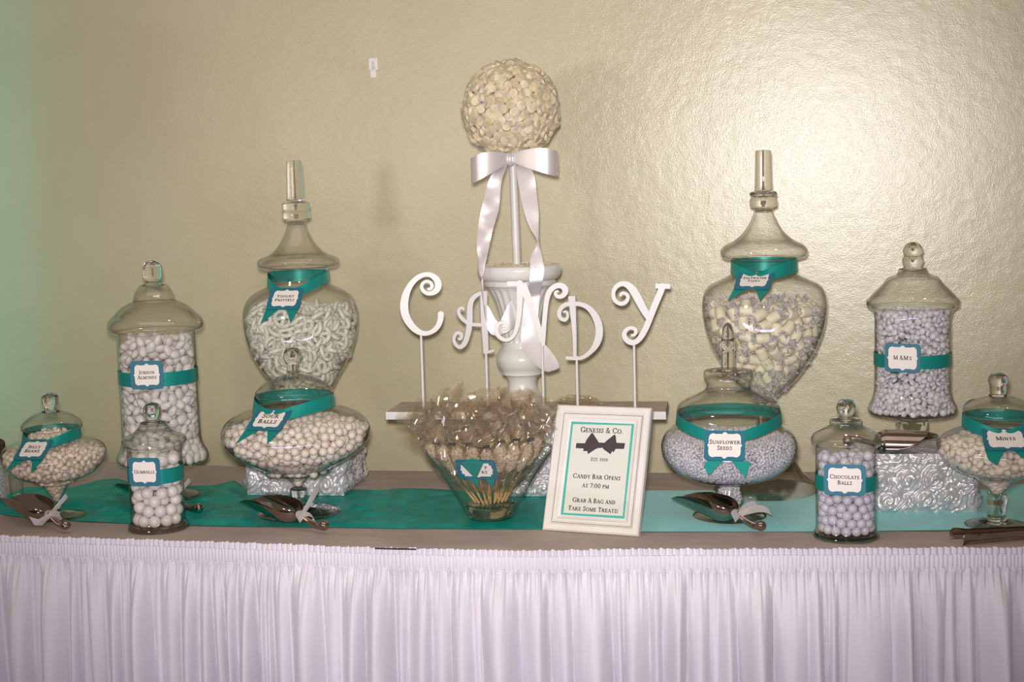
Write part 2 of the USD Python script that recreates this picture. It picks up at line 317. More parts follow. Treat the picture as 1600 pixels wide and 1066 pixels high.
# ================================================================ TABLE, CLOTH, SKIRT, RUNNER
fx = np.array([-160, 0, 200, 400, 600, 800, 1000, 1200, 1400, 1600, 1760]); fy = np.array([834, 838, 843.5, 850, 857, 861, 859, 858.5, 857.5, 856, 855])
front = np.array([at(x, y + 1) for x, y in zip(fx, fy)])
bxp = np.array([-160, 0, 200, 330, 630, 1040, 1300, 1600, 1760]); byp = np.array([716, 719, 723, 728, 736, 739, 737, 735, 734])
back = np.array([at(x, y) for x, y in zip(bxp, byp)]); back[:, 1] = np.minimum(back[:, 1], wall_y(back[:, 0]) - .006)
X0, X1 = -1.85, .80
fyx = PchipInterpolator(front[:, 0], front[:, 1]); byx = PchipInterpolator(back[:, 0], back[:, 1])
xs = np.linspace(X0, X1, 330); vs = np.linspace(0, 1, 70)
XX, VV = np.meshgrid(xs, vs, indexing='ij'); YY = fyx(XX) + (byx(XX) - fyx(XX)) * VV
q = np.stack([XX, YY, 0 * XX], -1)
ZZ = ZT - .0006 + .0012 * noise(q * [1, 5, 1], 14, 3) + .0009 * noise(q * [.6, 3, 1], 40, 5)
ZZ = ZZ - .006 * (np.exp(-VV / .012))
top = np.stack([XX, YY, ZZ], -1); drop = top[:, :1] + [0, -.001, -.09]; low = np.concatenate([drop + [0, .003, 0], top + [0, .0, -.003]], 1)
up_ = np.concatenate([drop, top], 1); n, m = up_.shape[:2]
loop = np.concatenate([up_, low[:, ::-1]], 1)
single('tablecloth', (loop.reshape(-1, 3), grid_faces(n, 2 * m, True)[:, ::-1]), 'cloth_top', 'pale taupe cloth lying flat over the long table top', 'tablecloth', smooth=True)
tb = Thing('folding_table', 'long folding table hidden under the cloth and pleated skirt', 'table', (-.5, -.36, 0))
tb.part('table_top', bx(X0 + .02, X1 - .02, -.685, -.02, ZT - .035, ZT - .006), 'wood_board', smooth=False)
for lx in (-1.6, .55):
    for ly in (-.6, -.1): tb.part('leg', tube([[lx, ly, 0], [lx, ly, ZT - .03]], .014, 10), 'steel')

rng = np.random.default_rng(7)
sk = Thing('table_skirt', 'white pleated table skirt with a gathered band along the table front', 'table skirt', (-.5, -.78, 0))
U = np.arange(X0, X1, .0021); ty = fyx(U)
d = np.stack([np.ones_like(U), np.gradient(ty, U)], -1); d /= np.linalg.norm(d, axis=1)[:, None]; NO = np.stack([d[:, 1], -d[:, 0]], -1)
L = np.r_[0, np.cumsum(np.hypot(np.diff(U), np.diff(ty)))]
def sheet(off, zz):                                  # off, zz: (n, rows) distance out from the table edge and height
    p = np.concatenate([np.stack([U, ty], -1)[:, None] + NO[:, None] * off[..., None], zz[..., None]], -1)
    b = p - np.concatenate([NO, np.zeros((len(U), 1))], 1)[:, None] * .0012
    l = np.concatenate([p, b[:, ::-1]], 1); return l.reshape(-1, 3), grid_faces(len(U), l.shape[1], True)
ph = np.cumsum(.9 + .35 * noise(np.stack([L, 0 * L, 0 * L], -1), 60, 2)) * .0021
def wob(k, s): return noise(np.stack([L, 0 * L + k, 0 * L], -1), s, 9)
v = np.linspace(0, 1, 6)
o = .003 + .0035 * np.sin(2 * np.pi * ph / .0105)[:, None] * (1 - .4 * v) + .003 * wob(1, 55)[:, None] * (1 - v) + .002
sk.part('ruffle', sheet(o, ZT + .004 + .0035 * wob(4, 120)[:, None] * (1 - v) - .0145 * v), 'skirt_cloth', smooth=True)
v = np.linspace(0, 1, 8)
o = .005 + .0016 * np.sin(2 * np.pi * ph / .0072)[:, None] + .002 * np.sin(np.pi * v) + .0015 * wob(6, 70)[:, None]
sk.part('gathered_band', sheet(o, (ZT - .0095 + .002 * wob(8, 3)[:, None]) - .0345 * v), 'skirt_cloth', smooth=True)
zt = ZT - .040; nr = 46; dz = np.r_[np.linspace(-.004, .12, 26), np.linspace(.14, .738 - .04, nr - 26)]
edges = [-.2]
while edges[-1] < L[-1] + .3: edges.append(edges[-1] + rng.choice([rng.uniform(.014, .028), rng.uniform(.028, .052), rng.uniform(.045, .08)]))
edges = np.array(edges); amp = rng.uniform(.35, 1.5, len(edges)); tilt = rng.uniform(-.035, .035, len(edges)); skw = rng.uniform(.55, 1.9, len(edges)); rid = rng.uniform(.3, 1, len(edges))
off = np.zeros((len(U), nr))
for j, h in enumerate(dz):
    e = edges + tilt * (h * .8) ; e = np.maximum.accumulate(e + np.arange(len(e)) * 1e-6)
    i = np.clip(np.searchsorted(e, L) - 1, 0, len(e) - 2); wd = np.maximum(e[i + 1] - e[i], .004); u = np.clip((L - e[i]) / wd, 0, 1)
    big = np.sin(np.pi * u ** skw[i]) ** .8 * amp[i] * np.minimum(wd / .05, 1.2) * (.009 + .036 * (1 - math.exp(-max(h, 0) / .12)))
    big += (u - .5) * .007 * (1 - math.exp(-max(h, 0) / .05)) * np.sign(tilt[i]) * rid[i]
    gather = (.0030 * np.sin(2 * np.pi * ph / .0135) + .002 * np.sin(2 * np.pi * ph / .0083 + 3 * wob(3, 9))) * 1.5 * math.exp(-max(h, 0) / .034)
    off[:, j] = .0045 + big * (1 - math.exp(-max(h, 0) / .03)) + gather + .008 * (1 - math.exp(-max(h, 0) / .2)) + (.012 * noise(np.stack([L * 26, 0 * L + h * 2.4, 0 * L], -1), 1, 4) + .003 * noise(np.stack([L * 75 + h * 6, 0 * L + h * 5, 0 * L], -1), 1, 14)) * min(1, max(h, 0) / .04) + .002 * math.exp(-((h - .004) / .004) ** 2)
sk.part('pleated_panel', sheet(off, np.tile(zt + .002 * wob(8, 3)[:, None], (1, nr)) - dz[None]), 'skirt_cloth', smooth=True)
P0, P1 = at(586, 857.2, ZT + .003), at(650, 858.6, ZT + .003)
single('skirt_clip', tube([P0, P1], .0016, 8), 'black_plastic', 'thin black clip at the cloth edge above the skirt', 'clip')

RB = [(-160, 800), (-60, 792), (0, 783), (21, 771), (43, 762), (80, 766), (115, 762), (161, 750), (181, 749), (210, 757), (293, 761), (330, 760), (366, 752), (387, 766), (470, 774), (537, 770), (552, 766), (600, 767), (625, 764), (676, 765), (823, 776), (1010, 768), (1110, 768), (1240, 773), (1400, 774), (1534, 768), (1600, 757), (1760, 752)]
RF = [(-160, 802), (0, 804), (21, 808), (132, 816), (202, 819), (330, 823), (480, 825), (640, 827), (845, 828), (998, 832), (1277, 832), (1484, 830), (1600, 828), (1760, 827)]
pxs = np.linspace(-150, 1750, 420); bb = np.array([at(x, y) for x, y in zip(pxs, np.interp(pxs, *np.array(RB).T))]); ff = np.array([at(x, y) for x, y in zip(pxs, np.interp(pxs, *np.array(RF).T))])
STAND = []                                           # (x, y, radius) of what stands on the runner: it lies flat there
def runner(x0, x1, lift=0.0):
    k = (pxs >= x0) & (pxs <= x1); vs = np.linspace(0, 1, 60); p = ff[k][:, None] + (bb - ff)[k][:, None] * vs[None, :, None]
    leftness = np.clip((-.55 - p[..., 0]) / .35, 0.10, 1) + .25 * np.clip((p[..., 0] - .30) / .1, 0, 1)
    h = leftness * (.020 * np.abs(noise(p * [1, 1.5, 0], 9, 11)) + .010 * np.abs(noise(p * [1, .8, 0], 22, 4)) + .004 * noise(p * [1, 1, 0], 60, 8))
    keep = np.ones(h.shape)
    for x, y, r in STAND: keep *= np.clip((np.hypot(p[..., 0] - x, p[..., 1] - y) - r - .004) / .03, 0, 1)
    h = .0016 + lift + np.maximum(h, 0) * keep * np.clip((1 - np.abs(2 * vs - 1)) * 6, .12, 1)
    a = p.copy(); a[..., 2] = ZT + h; b = a.copy(); b[..., 2] -= .0009
    l = np.concatenate([a, b[:, ::-1]], 1); return l.reshape(-1, 3), grid_faces(int(k.sum()), 120, True)
ZB = ZT + .0027                                      # what stands on the runner

# ================================================================ JARS
class Jar:
    def __init__(s, label, bp, body, lid, knob, foot, zsup=ZB, t=.0032, floor=None, name='apothecary_jar', foot_glass='foot_glass', group=None, stands=True, n=70):
        B = at(*bp, zsup); s.B = B; s.T, s.R = facing(B); s.s = scale_at(B)
        s.t = Thing(name, label, 'candy jar', B, group)
        put = lambda m: mv(m, [B[0], B[1], 0])
        bprof = pch(s.prof(body), n); bprof[0, 0] = max(bprof[0, 0], 1e-5)
        fl = bprof[0, 1] + (floor or t * 1.6); _, s.inner = shell(bprof, t, fl); wall = lathe(bprof, 72)
        s.inner = np.vstack([[[0, fl]], s.inner])
        s.body = s.t.part('body', put(wall), 'jar_glass')
        s.bprof = bprof
        lp = pch(s.prof(lid), 60);         o = lp if lp[0, 1] > lp[-1, 1] else lp[::-1]                      # top centre down to the rim
        d = np.gradient(o, axis=0); d /= np.linalg.norm(d, axis=1)[:, None] + 1e-12
        if floor:
            br_ = np.interp(np.linspace(bprof[0, 1] + .0006, fl, 8), bprof[:, 1], bprof[:, 0]) - .0009; br_[0] -= .001
            s.t.part('thick_base', put(lathe(np.vstack([[[1e-5, bprof[0, 1] + .0006]], np.c_[br_, np.linspace(bprof[0, 1] + .0006, fl - .0004, 8)], [[br_[-1] - .006, fl - .001], [1e-5, fl - .0025]]]), 56)), 'base_glass', s.body)
        lip = o[-1] + [[-.0015, -.001], [-.004, -.0008], [-.005, .0008]]
        s.lid = s.t.part('lid', put(lathe(np.vstack([[[1e-5, o[0, 1]]], o, lip])[::-1], 64)), 'lid_glass')
        kp = pch(s.prof(knob), 44); kp = np.vstack([[[1e-5, kp[0, 1]]], kp, [[1e-5, kp[-1, 1]]]])
        s.t.part('knob', put(lathe(kp[::-1], 40)), 'solid_glass', s.lid)
        if foot:
            fp = pch(s.prof(foot), 90); fp[:, 1] = np.maximum(fp[:, 1], zsup); thin = np.nonzero(fp[:, 0] < 28 * s.s)[0].max()
            a_ = np.vstack([[[1e-5, fp[0, 1]]], fp[:thin + 1], [[1e-5, fp[thin, 1] - .0005]]]); b_ = np.vstack([fp[thin:] , [[1e-5, fp[-1, 1]]]])
            s.t.part('stem', put(lathe(a_[::-1], 48)), 'solid_glass'); s.t.part('foot', put(lathe(b_[::-1], 64)), foot_glass)
        rf = max([r for r, y in (foot or body)][-3:]) * s.s if foot else bprof[:4, 0].max()
        if stands: STAND.append((B[0], B[1], rf))
    def prof(s, pts):
        out = []
        for r, y in pts:
            z = z_at(s.B, y); out.append([max(r, .01) * scale_at([s.B[0], s.B[1], z]), z])
        return out
    def Rin(s, z): return np.interp(z, s.inner[:, 1], s.inner[:, 0])
    def Rout(s, z): return np.interp(z, s.bprof[:, 1], s.bprof[:, 0])
    def dir(s, phi): return s.T * math.cos(phi) + s.R * math.sin(phi)
    def axis_px(s, py): 
        P = np.array([s.B[0], s.B[1], z_at(s.B, py)]) - CAM; return W / 2 + F * np.dot(P, RT) / np.dot(P, FW)
    def tag(s, cxy, wh, lines, lean=0, roll=0, turn=0, band=20, neck=None, tails=None, spread=.8, small=.80, pl=(.78, .80), tw=.80):
        cx, cy = cxy; sc = s.s
        lat = (cx - s.axis_px(cy)) * sc; z0 = z_at(s.B, cy); z = z0; flat = neck is None
        for _ in range(12):                              # the card touches the glass where it shows
            rc = s.Rout(z) + (.0035 if flat else .0065); phi = math.asin(np.clip(lat / rc, -.95, .95)); dv = s.dir(phi)
            P = np.array([s.B[0], s.B[1], 0]) + dv * rc; z = .5 * z + .5 * z_at(np.array([P[0], P[1], ZT]), cy)
        P[2] = z
        if not flat: lean = float(np.clip(math.atan2(s.Rout(z - .010) - s.Rout(z + .010), .020), 0, 1.05))
        w, h = wh[0] * sc * (1 if flat else .98 / math.cos(phi)), wh[1] * sc / max(math.cos(lean - .16), .45)
        dn = s.dir(phi + turn); nrm = dn * math.cos(lean) + np.array([0, 0, math.sin(lean)])
        v = np.array([0, 0, math.cos(lean)]) - dn * math.sin(lean); u = np.cross(-dn, [0, 0, 1.0])
        u, v = u * math.cos(roll) + v * math.sin(roll), v * math.cos(roll) - u * math.sin(roll)
        bw = band * sc / 2
        lo, hi = [], []
        for x in np.linspace(0, 2 * np.pi, 145):
            if flat:
                for e, sg_ in ((lo, -1), (hi, 1)): e.append(s.dir(x) * (s.Rout(z0) + .0012) + [s.B[0], s.B[1], z0 + sg_ * bw]); 
                continue
            k = abs((x - phi + np.pi) % (2 * np.pi) - np.pi); wt = max(0, 1 - math.sin(min(k, math.pi / 2)) / math.sin(min(spread, 1.5)))
            tp_ = P + v * (h * .20) - nrm * .003; rt_ = math.hypot(*(tp_ - s.B)[:2]); zn = z_at(s.B, neck); zc = zn + (tp_[2] - zn) * wt; rl = s.Rout(zn) + .0012 + (rt_ - s.Rout(zn) - .0012) * wt
            for e, sg_ in ((lo, -1), (hi, 1)):
                ze = zc + sg_ * bw * (1 - .35 * wt); e.append(s.dir(x) * max(rl - sg_ * bw * .5 * wt, s.Rout(min(ze, zn)) + .0016) + [s.B[0], s.B[1], ze])
        rb = s.t.part('ribbon', slab(np.array(lo), np.array(hi), .0006), 'teal_ribbon')
        R = .12 * h
        if neck is not None:
            tails = tails or [[(-.50, -.42), (-.10, -.42), (-.54, -1.12)], [(.10, -.42), (.48, -.42), (.34, -1.10)]]
            for tl in tails:
                p = Polygon([(x * w, y * h) for x, y in tl])
                ext = P - nrm * .0022
                m = vf(place_flat(p, .0007, ext, u, v, nrm))
                s.t.part('ribbon_tail', m, 'teal_ribbon', rb)
        card = sbox(-w / 2 + R, -h / 2 + R, w / 2 - R, h / 2 - R).buffer(R, 6)
        c = s.t.part('tag_card', place_flat(card, .0014, P, u, v, nrm), 'teal_card')
        a_, b_ = w * pl[0] / 2, h * pl[1] / 2
        pq = unary_union([sbox(-a_ * .80, -b_ * .86, a_ * .80, b_ * .86), sbox(-a_ * .93, -b_ * .56, a_ * .93, b_ * .56), affinity.scale(Point(0, 0).buffer(1, 32), a_, b_ * .30), affinity.scale(Point(0, 0).buffer(1, 32), a_ * .30, b_),
                          *[affinity.scale(Point(x * a_ * .68, y * b_ * .60).buffer(1, 12), a_ * .24, b_ * .30) for x in (-1, 1) for y in (-1, 1)]]).buffer(.0008).buffer(-.0004)
        s.t.part('plaque', place_flat(pq, .0006, P + nrm * .0014, u, v, nrm), 'plaque_paper', c, smooth=False, label='pale scalloped name plaque')
        s.t.part('lettering', place_flat(fit_text(lines, w * pl[0] * tw, h * pl[1] * .56, small=small), .0003, P + nrm * .0020, u, v, nrm), 'ink', c, smooth=False, label='dark lettering on the plaque')
        s.tagframe = (P, u, v, nrm, w, h)

j_jelly = Jar('low wide footed glass jar of cream oval beans at far left', (90, 806),
    [(0, 788), (3, 785), (9, 776), (17, 764), (24, 756), (34, 752.5), (36, 748), (52, 744), (68, 733), (77, 720), (80, 709), (76, 699), (64, 691.5), (50, 687.5), (42, 684.5), (41.5, 671)],
    [(0, 643), (10, 643), (24, 646), (38, 654), (44, 660), (46.5, 664), (46, 669), (42, 670)],
    [(0, 613.5), (7, 615), (12, 619), (13.2, 624), (12.5, 630), (9.5, 636), (9, 640), (14, 643), (14, 644)],
    [(0, 785), (5, 786), (7, 790), (6, 796), (9, 800), (28, 803), (41, 806), (43, 808), (42, 810)])
j_jelly.tag((55, 703), (44, 29), ['JELLY', 'BEANS'], tw=0.62, band=16, neck=677, spread=1.25)
j_almond = Jar('tall lidded glass cylinder jar full of white almond candies', (258, 775),
    [(0, 722), (40, 722), (66, 720), (70.5, 715), (69, 708), (63, 696), (60, 682), (60, 640), (60, 560), (60, 518)],
    [(0, 444), (17, 444), (26, 452), (31, 462), (33, 470), (40, 473), (53, 481), (63, 491), (71, 499), (73.5, 507), (71, 514), (62, 517)],
    [(0, 405.5), (7, 407), (13, 413), (15.5, 421), (15.5, 432), (12, 438), (13, 442), (17, 446), (17, 447)],
    [(0, 722), (22, 722), (17, 728), (16, 731), (24, 736), (27, 744), (24, 752), (18, 757), (22, 763), (40, 770), (53, 775), (54, 778)])
j_almond.tag((231, 586), (50, 42), ['JORDON', 'ALMONDS'], tw=0.74, band=21)
j_gum = Jar('small lidded glass cylinder jar holding large white gumballs', (248, 823),
    [(0, 826), (44, 826), (47, 824), (46, 819), (43, 814), (41.8, 808), (41.8, 760), (41.8, 696)],
    [(0, 659), (18, 659), (22, 665), (31, 675), (42, 680), (49, 685), (49.5, 689), (47, 694), (43, 695.5)],
    [(0, 628.7), (7, 630), (12.5, 635), (14.5, 642), (12.5, 650), (9.5, 655), (13, 658), (19, 660), (19, 661)], None, t=.0036, floor=.013)
j_gum.tag((227, 737.6), (49, 43), ['GUMBALLS'], tw=0.84, band=23)
j_sour = Jar('broad footed glass bowl jar of small cream balls before the left satin box', (468, 800),
    [(0, 766), (3, 763), (9, 756), (18, 747), (27, 740.5), (50, 738), (52, 733), (62, 727), (84, 715), (102, 702), (113, 687), (115.5, 674), (111, 661), (99, 650), (83, 643), (67, 638.5), (60.5, 635), (60, 617)],
    [(0, 586), (14, 586), (30, 590), (46, 598), (56, 606), (60.5, 612), (60, 617)],
    [(0, 542.5), (8, 544), (13, 549), (14.5, 556), (12.5, 564), (9.5, 569), (9.7, 580), (13, 586), (14, 588)],
    [(0, 762), (10, 762), (13.5, 765), (12, 778), (12, 788), (16, 793), (44, 797), (62, 800), (64.5, 803), (63, 805)])
j_sour.tag((423, 656), (53, 31), ['SOUR', 'BALLS'], tw=0.68, band=20, neck=626, spread=1.3)
# satin boxes: heights come from their front edges
def corner(px, py, z=ZB): return at(px, py, z)
ZBOX_L = z_at(at(460, 775, ZB), 690); ZBOX_R = z_at(at(1440, 801, ZB), 710)
j_pretz = Jar('tall glass urn jar with spire lid holding white coated pretzels', (478, 679),
    [(0, 642), (16, 641), (30, 631), (41, 615), (54, 592), (68, 570), (80, 546), (87, 520), (89.5, 493), (84.5, 471), (70, 456), (54, 448), (47, 443), (46, 419)],
    [(0, 344), (14, 344), (15, 352), (20, 366), (31, 385), (46, 398), (60, 403.5), (64, 409), (62, 415), (48, 418)],
    [(0, 251), (10, 251), (11.3, 253), (12.6, 285), (14, 314), (20, 317), (22, 321), (21, 326), (19.5, 329), (22, 333), (22, 341), (16, 344), (15, 346)],
    [(0, 640), (14, 640), (12, 646), (13, 655), (22, 664), (46, 673), (56, 678), (56, 681)], zsup=ZBOX_L + .002, stands=False)
j_pretz.tag((447, 467), (50, 34), ['YOGURT', 'PRETZELS'], tw=0.74, band=18, neck=433, spread=1.5)
j_taffy = Jar('largest glass urn jar with spire lid holding wrapped cream taffy', (1196, 765),
    [(0, 623), (12, 622), (22, 616), (42, 600), (65, 571), (82, 541), (93, 508), (96.5, 478), (94, 459), (85, 445), (68, 436), (55, 430), (50, 426), (50, 403)],
    [(0, 324), (13, 324), (15, 332), (20, 344), (31, 362), (46, 375), (61, 383), (67.5, 392), (66, 400), (52, 404)],
    [(0, 234.5), (10, 234.5), (11.8, 236), (12.8, 268), (14, 298), (20, 300), (21.5, 304), (18.5, 308), (21.5, 313), (21, 322), (15, 325), (14, 327)],
    [(0, 621), (12, 622), (10, 632), (12, 650), (20, 680), (34, 704), (47, 720), (58, 738), (72, 750), (80, 761), (80.5, 767), (78, 769)])
j_taffy.tag((1179.6, 438), (54, 30), ['SALTWATER', 'TAFFY'], tw=0.84, band=21, neck=415.5, spread=1.5)
j_seed = Jar('wide glass jar with pointed stopper holding tiny lavender seed candies', (1140, 805),
    [(0, 794), (10, 793), (19, 788), (22.5, 780), (20, 768), (18, 759), (30, 753), (58, 747), (92, 727), (103, 711), (105.5, 696), (101, 681), (92, 670), (82, 663), (79.5, 657), (79.5, 651)],
    [(0, 579), (37, 579), (38.5, 583), (37.5, 593), (34, 600), (35, 606), (48, 615), (72, 627), (79, 634), (80.5, 641), (80, 651)],
    [(0, 504), (4, 506), (8, 515), (9.8, 528), (10, 531), (14, 534), (15.2, 539), (12.5, 545), (10.5, 549), (11, 565), (11, 576), (20, 579), (22, 580)],
    [(0, 792), (20, 793), (22, 796), (30, 800), (50, 804), (57, 807), (56, 809)])
j_seed.tag((1132.7, 696.6), (61, 43), ['SUNFLOWER', 'SEEDS'], tw=0.9, band=19, neck=652, spread=1.45,
    tails=[[(-.34, -.42), (.03, -.42), (-.37, -1.0), (-.50, -.66)], [(.12, -.42), (.34, -.42), (.64, -.55), (.53, -1.06)]], pl=(.84, .88))
j_button = Jar('lidded glass cylinder jar of button candies on the right satin box', (1425, 680),
    [(0, 646), (58, 645.5), (66, 644), (68, 639), (66, 632), (61, 621), (58.5, 606), (58, 570), (58, 500), (60, 487), (65, 481), (69, 478)],
    [(0, 419), (20, 419), (24, 427), (38, 433), (46, 443), (58, 455), (66, 464), (71, 470), (70, 477), (66, 478.5)],
    [(0, 378), (7, 379.5), (13, 385), (15.6, 393), (13.5, 399), (16.5, 406), (15, 414), (14, 417), (21, 420), (21, 421)],
    [(0, 645), (20, 646), (17, 650), (17, 653), (24, 657), (25, 664), (22, 672), (18, 674), (22, 676), (36, 679), (40, 681), (40, 683)], zsup=ZBOX_R + .002, stands=False)
j_button.tag((1411.5, 559.5), (54, 43), ["M &M'^~S"], tw=0.6, band=20, small=.8, pl=(.84, .86))
j_choc = Jar('small lidded glass cylinder jar of lavender chocolate balls at right', (1322, 836),
    [(0, 838.5), (48, 838.5), (51, 836), (50, 832), (47.5, 826), (46.6, 818), (46.6, 770), (46.6, 697)],
    [(0, 655), (22, 655), (25.5, 659), (25, 663), (29, 667), (42, 674), (52, 681), (54, 687), (52, 694), (47, 696)],
    [(0, 623), (7, 624), (13, 629), (15.2, 637), (13, 645), (10, 649), (12, 653), (22, 656), (22, 657)], None, t=.0036, floor=.012)
j_choc.tag((1320, 750), (62, 47), ['CHOCOLATE', 'BALLS'], tw=0.84, band=23, pl=(.84, .86))
j_mint = Jar('footed glass jar of cream mints at the far right', (1557, 820),
    [(0, 779), (3, 777), (12, 768), (21, 758), (30, 749), (46, 741), (63, 734), (81, 720), (90, 706), (91.5, 697), (86, 686), (74, 677.5), (60, 671.5), (52.5, 667.5), (52, 648)],
    [(0, 618), (14, 618), (30, 622), (44, 628), (51, 635), (53, 642), (52, 648)],
    [(0, 582), (7, 583), (13.5, 588), (15.4, 595), (13, 603), (13, 611), (11.5, 615), (15, 619), (15, 620)],
    [(0, 770), (13, 771), (16, 778), (14.5, 790), (14, 804), (16, 811), (30, 815), (46, 820), (48.5, 823), (47, 825)])
j_mint.tag((1570, 687), (66, 31), ['MINTS'], tw=0.52, band=20, neck=657, spread=1.4, pl=(.82, .86),
    tails=[[(-.5, -.42), (-.05, -.42), (-.30, -1.15), (-.46, -.9)], [(.10, -.42), (.5, -.42), (.42, -1.05)]])

# ================================================================ CANDY
def pack(jar, ztop, r, seed, N=None, iters=110, skin=None, fill=.60, zbot=None, ins=None, axis_seeds=None):
    rg = np.random.default_rng(seed); z0 = jar.inner[0, 1] if zbot is None else zbot
    zz = np.linspace(z0, ztop, 400); rr = jar.Rin(zz); sl = np.sqrt(1 + np.gradient(rr, zz) ** 2); sl = np.clip(sl, 1, 6)
    vol = np.trapezoid(np.pi * np.maximum(rr - r * .4, 0) ** 2, zz)
    if N is None: N = int(vol * fill / (4 / 3 * np.pi * r ** 3))
    P = np.zeros((0, 3))
    while len(P) < N:
        c = rg.uniform(-1, 1, (N * 6, 3)) * [rr.max(), rr.max(), 0]; c[:, 2] = rg.uniform(z0, ztop, len(c)); h = np.hypot(c[:, 0], c[:, 1]); R = np.interp(c[:, 2], zz, rr)
        P = np.vstack([P, c[h < R - r * .8]])
    P = P[:N]
    if axis_seeds: P = np.vstack([P, np.c_[rg.uniform(-1, 1, (len(axis_seeds), 2)) * r * .1, np.array([z_at(jar.B, y) for y in axis_seeds])]])
    if skin: 
        h = np.hypot(P[:, 0], P[:, 1]); P = P[(h > np.interp(P[:, 2], zz, rr) - skin) | (P[:, 2] > ztop - skin)]
    ri = np.full(len(P), r) if ins is None else ins(len(P), rg)
    for it in range(iters):
        pr = cKDTree(P).query_pairs(2 * r, output_type='ndarray')
        if len(pr):
            d = P[pr[:, 0]] - P[pr[:, 1]]; l = np.linalg.norm(d, axis=1) + 1e-9; mvt = d * ((2 * r - l) / l * .42)[:, None]
            np.add.at(P, pr[:, 0], mvt); np.add.at(P, pr[:, 1], -mvt)
        P[:, 2] -= .015 * r
        P[:, 2] = np.clip(P[:, 2], z0 + r * .9, ztop)
        h = np.hypot(P[:, 0], P[:, 1]) + 1e-9; lim = np.maximum(np.interp(P[:, 2], zz, rr) - np.interp(P[:, 2], zz, sl) * ri, r * .05)
        P[:, :2] *= np.minimum(1, lim / h)[:, None]
        stuck = (lim < r * .3) & (P[:, 2] < (z0 + ztop) / 2); P[stuck, 2] += .4 * r
        if skin:
            far = (h < np.interp(P[:, 2], zz, rr) - skin * 1.3) & (P[:, 2] < ztop - skin * 1.3); P[far, :2] *= 1.05
    h = np.hypot(P[:, 0], P[:, 1]); R = np.interp(P[:, 2], zz, rr)
    lat = P[:, :2] @ jar.R[:2]; fr = P[:, :2] @ jar.T[:2]
    score = np.minimum(np.sqrt(np.maximum(R ** 2 - lat ** 2, 0)) - fr, (ztop - P[:, 2]) * .8 + r)
    return P + [jar.B[0], jar.B[1], 0], score, (R - h), ri
def frames(P, jar, near, rg, axis='flat', wander=.5):  # rotations: near the glass the third axis (flat) or the first (long) turns along the wall
    n = len(P); rad = P - [jar.B[0], jar.B[1], 0]; rad[:, 2] = 0; rad /= np.linalg.norm(rad, axis=1)[:, None] + 1e-9
    g = rg.normal(size=(n, 3)); g /= np.linalg.norm(g, axis=1)[:, None]
    k = np.clip(1 - near, 0, 1)[:, None] * (1 - wander)
    a = rad * k * np.sign((g * rad).sum(1) + 1e-9)[:, None] + g * (1 - k); a /= np.linalg.norm(a, axis=1)[:, None]
    b = np.cross(a, rg.normal(size=(n, 3))); b /= np.linalg.norm(b, axis=1)[:, None]
    return np.stack([b, np.cross(a, b), a], -1)      # columns
def ball(sub, sx=1, sy=1, sz=1):
    m = trimesh.creation.icosphere(sub); return np.array(m.vertices) * [sx, sy, sz], np.array(m.faces)
def fill_jar(jar, name, cat, label, group, proto, mtl, P, score, Rm, most=300, rest=None, vary=.06, seed=1):
    rg = np.random.default_rng(seed); order = np.argsort(score); v0, f = proto
    nrm0 = v0 / (np.abs(v0).max(0) ** 2 + 1e-12); nrm0 /= np.linalg.norm(nrm0, axis=1)[:, None]
    for i in order[:most]:
        k = 1 + rg.uniform(-vary, vary); path = numbered('/World', name)
        q = usdkit.mesh(stage, path, ((v0 * k) @ Rm[i].T, f), M[mtl], smooth=False)
        q.CreateNormalsAttr(Vt.Vec3fArray.FromNumpy((nrm0 @ Rm[i].T).astype(np.float32))); q.SetNormalsInterpolation('vertex')
        q.AddTranslateOp().Set(Gf.Vec3d(*map(float, P[i]))); setdata(q.GetPrim(), label + ', ' + zone(jar, P[i], P[:, 2].min(), P[:, 2].max()), cat, group)
    if len(order) > most and rest: scatter(name + '_fill', rest, cat, proto, nrm0, mtl, P[order[most:]], Rm[order[most:]])
def scatter(name, label, cat, proto, nrm0, mtl, P, Rm):
    path = numbered('/World', name); pi = UsdGeom.PointInstancer.Define(stage, path)
    q = usdkit.mesh(stage, path + '/candy', proto, M[mtl], smooth=False)
    if nrm0 is not None: q.CreateNormalsAttr(Vt.Vec3fArray.FromNumpy(nrm0.astype(np.float32))); q.SetNormalsInterpolation('vertex')
    pi.CreatePrototypesRel().SetTargets([Sdf.Path(path + '/candy')])
    pi.CreatePositionsAttr(Vt.Vec3fArray.FromNumpy(P.astype(np.float32))); pi.CreateProtoIndicesAttr(Vt.IntArray.FromNumpy(np.zeros(len(P), np.int32)))
    qt = Ro.from_matrix(Rm).as_quat(); pi.CreateOrientationsAttr(Vt.QuathArray([Gf.Quath(float(a[3]), float(a[0]), float(a[1]), float(a[2])) for a in qt]))
    setdata(pi.GetPrim(), label, cat, kind='stuff')
LAT = ['far left', 'left of centre', 'centre', 'right of centre', 'far right']; HGT = ['lowest layer', 'lower layer', 'middle layer', 'upper layer', 'top layer']
def zone(jar, P, lo, hi):
    m_ = max(jar.inner[:, 0].max(), 1e-6); l = np.dot(P - jar.B, jar.R) / m_; f_ = np.dot(P - jar.B, jar.T) / m_
    return HGT[int(np.clip((P[2] - lo) / (hi - lo) * 5, 0, 4))] + (', front ' if f_ > .45 else ', mid ' if f_ > -.15 else ', back ') + LAT[int(np.clip((l + 1) * 2.5, 0, 4))]
def I3(n, rg): return Ro.random(n, random_state=int(rg.integers(1e6))).as_matrix()
rg = np.random.default_rng(5)
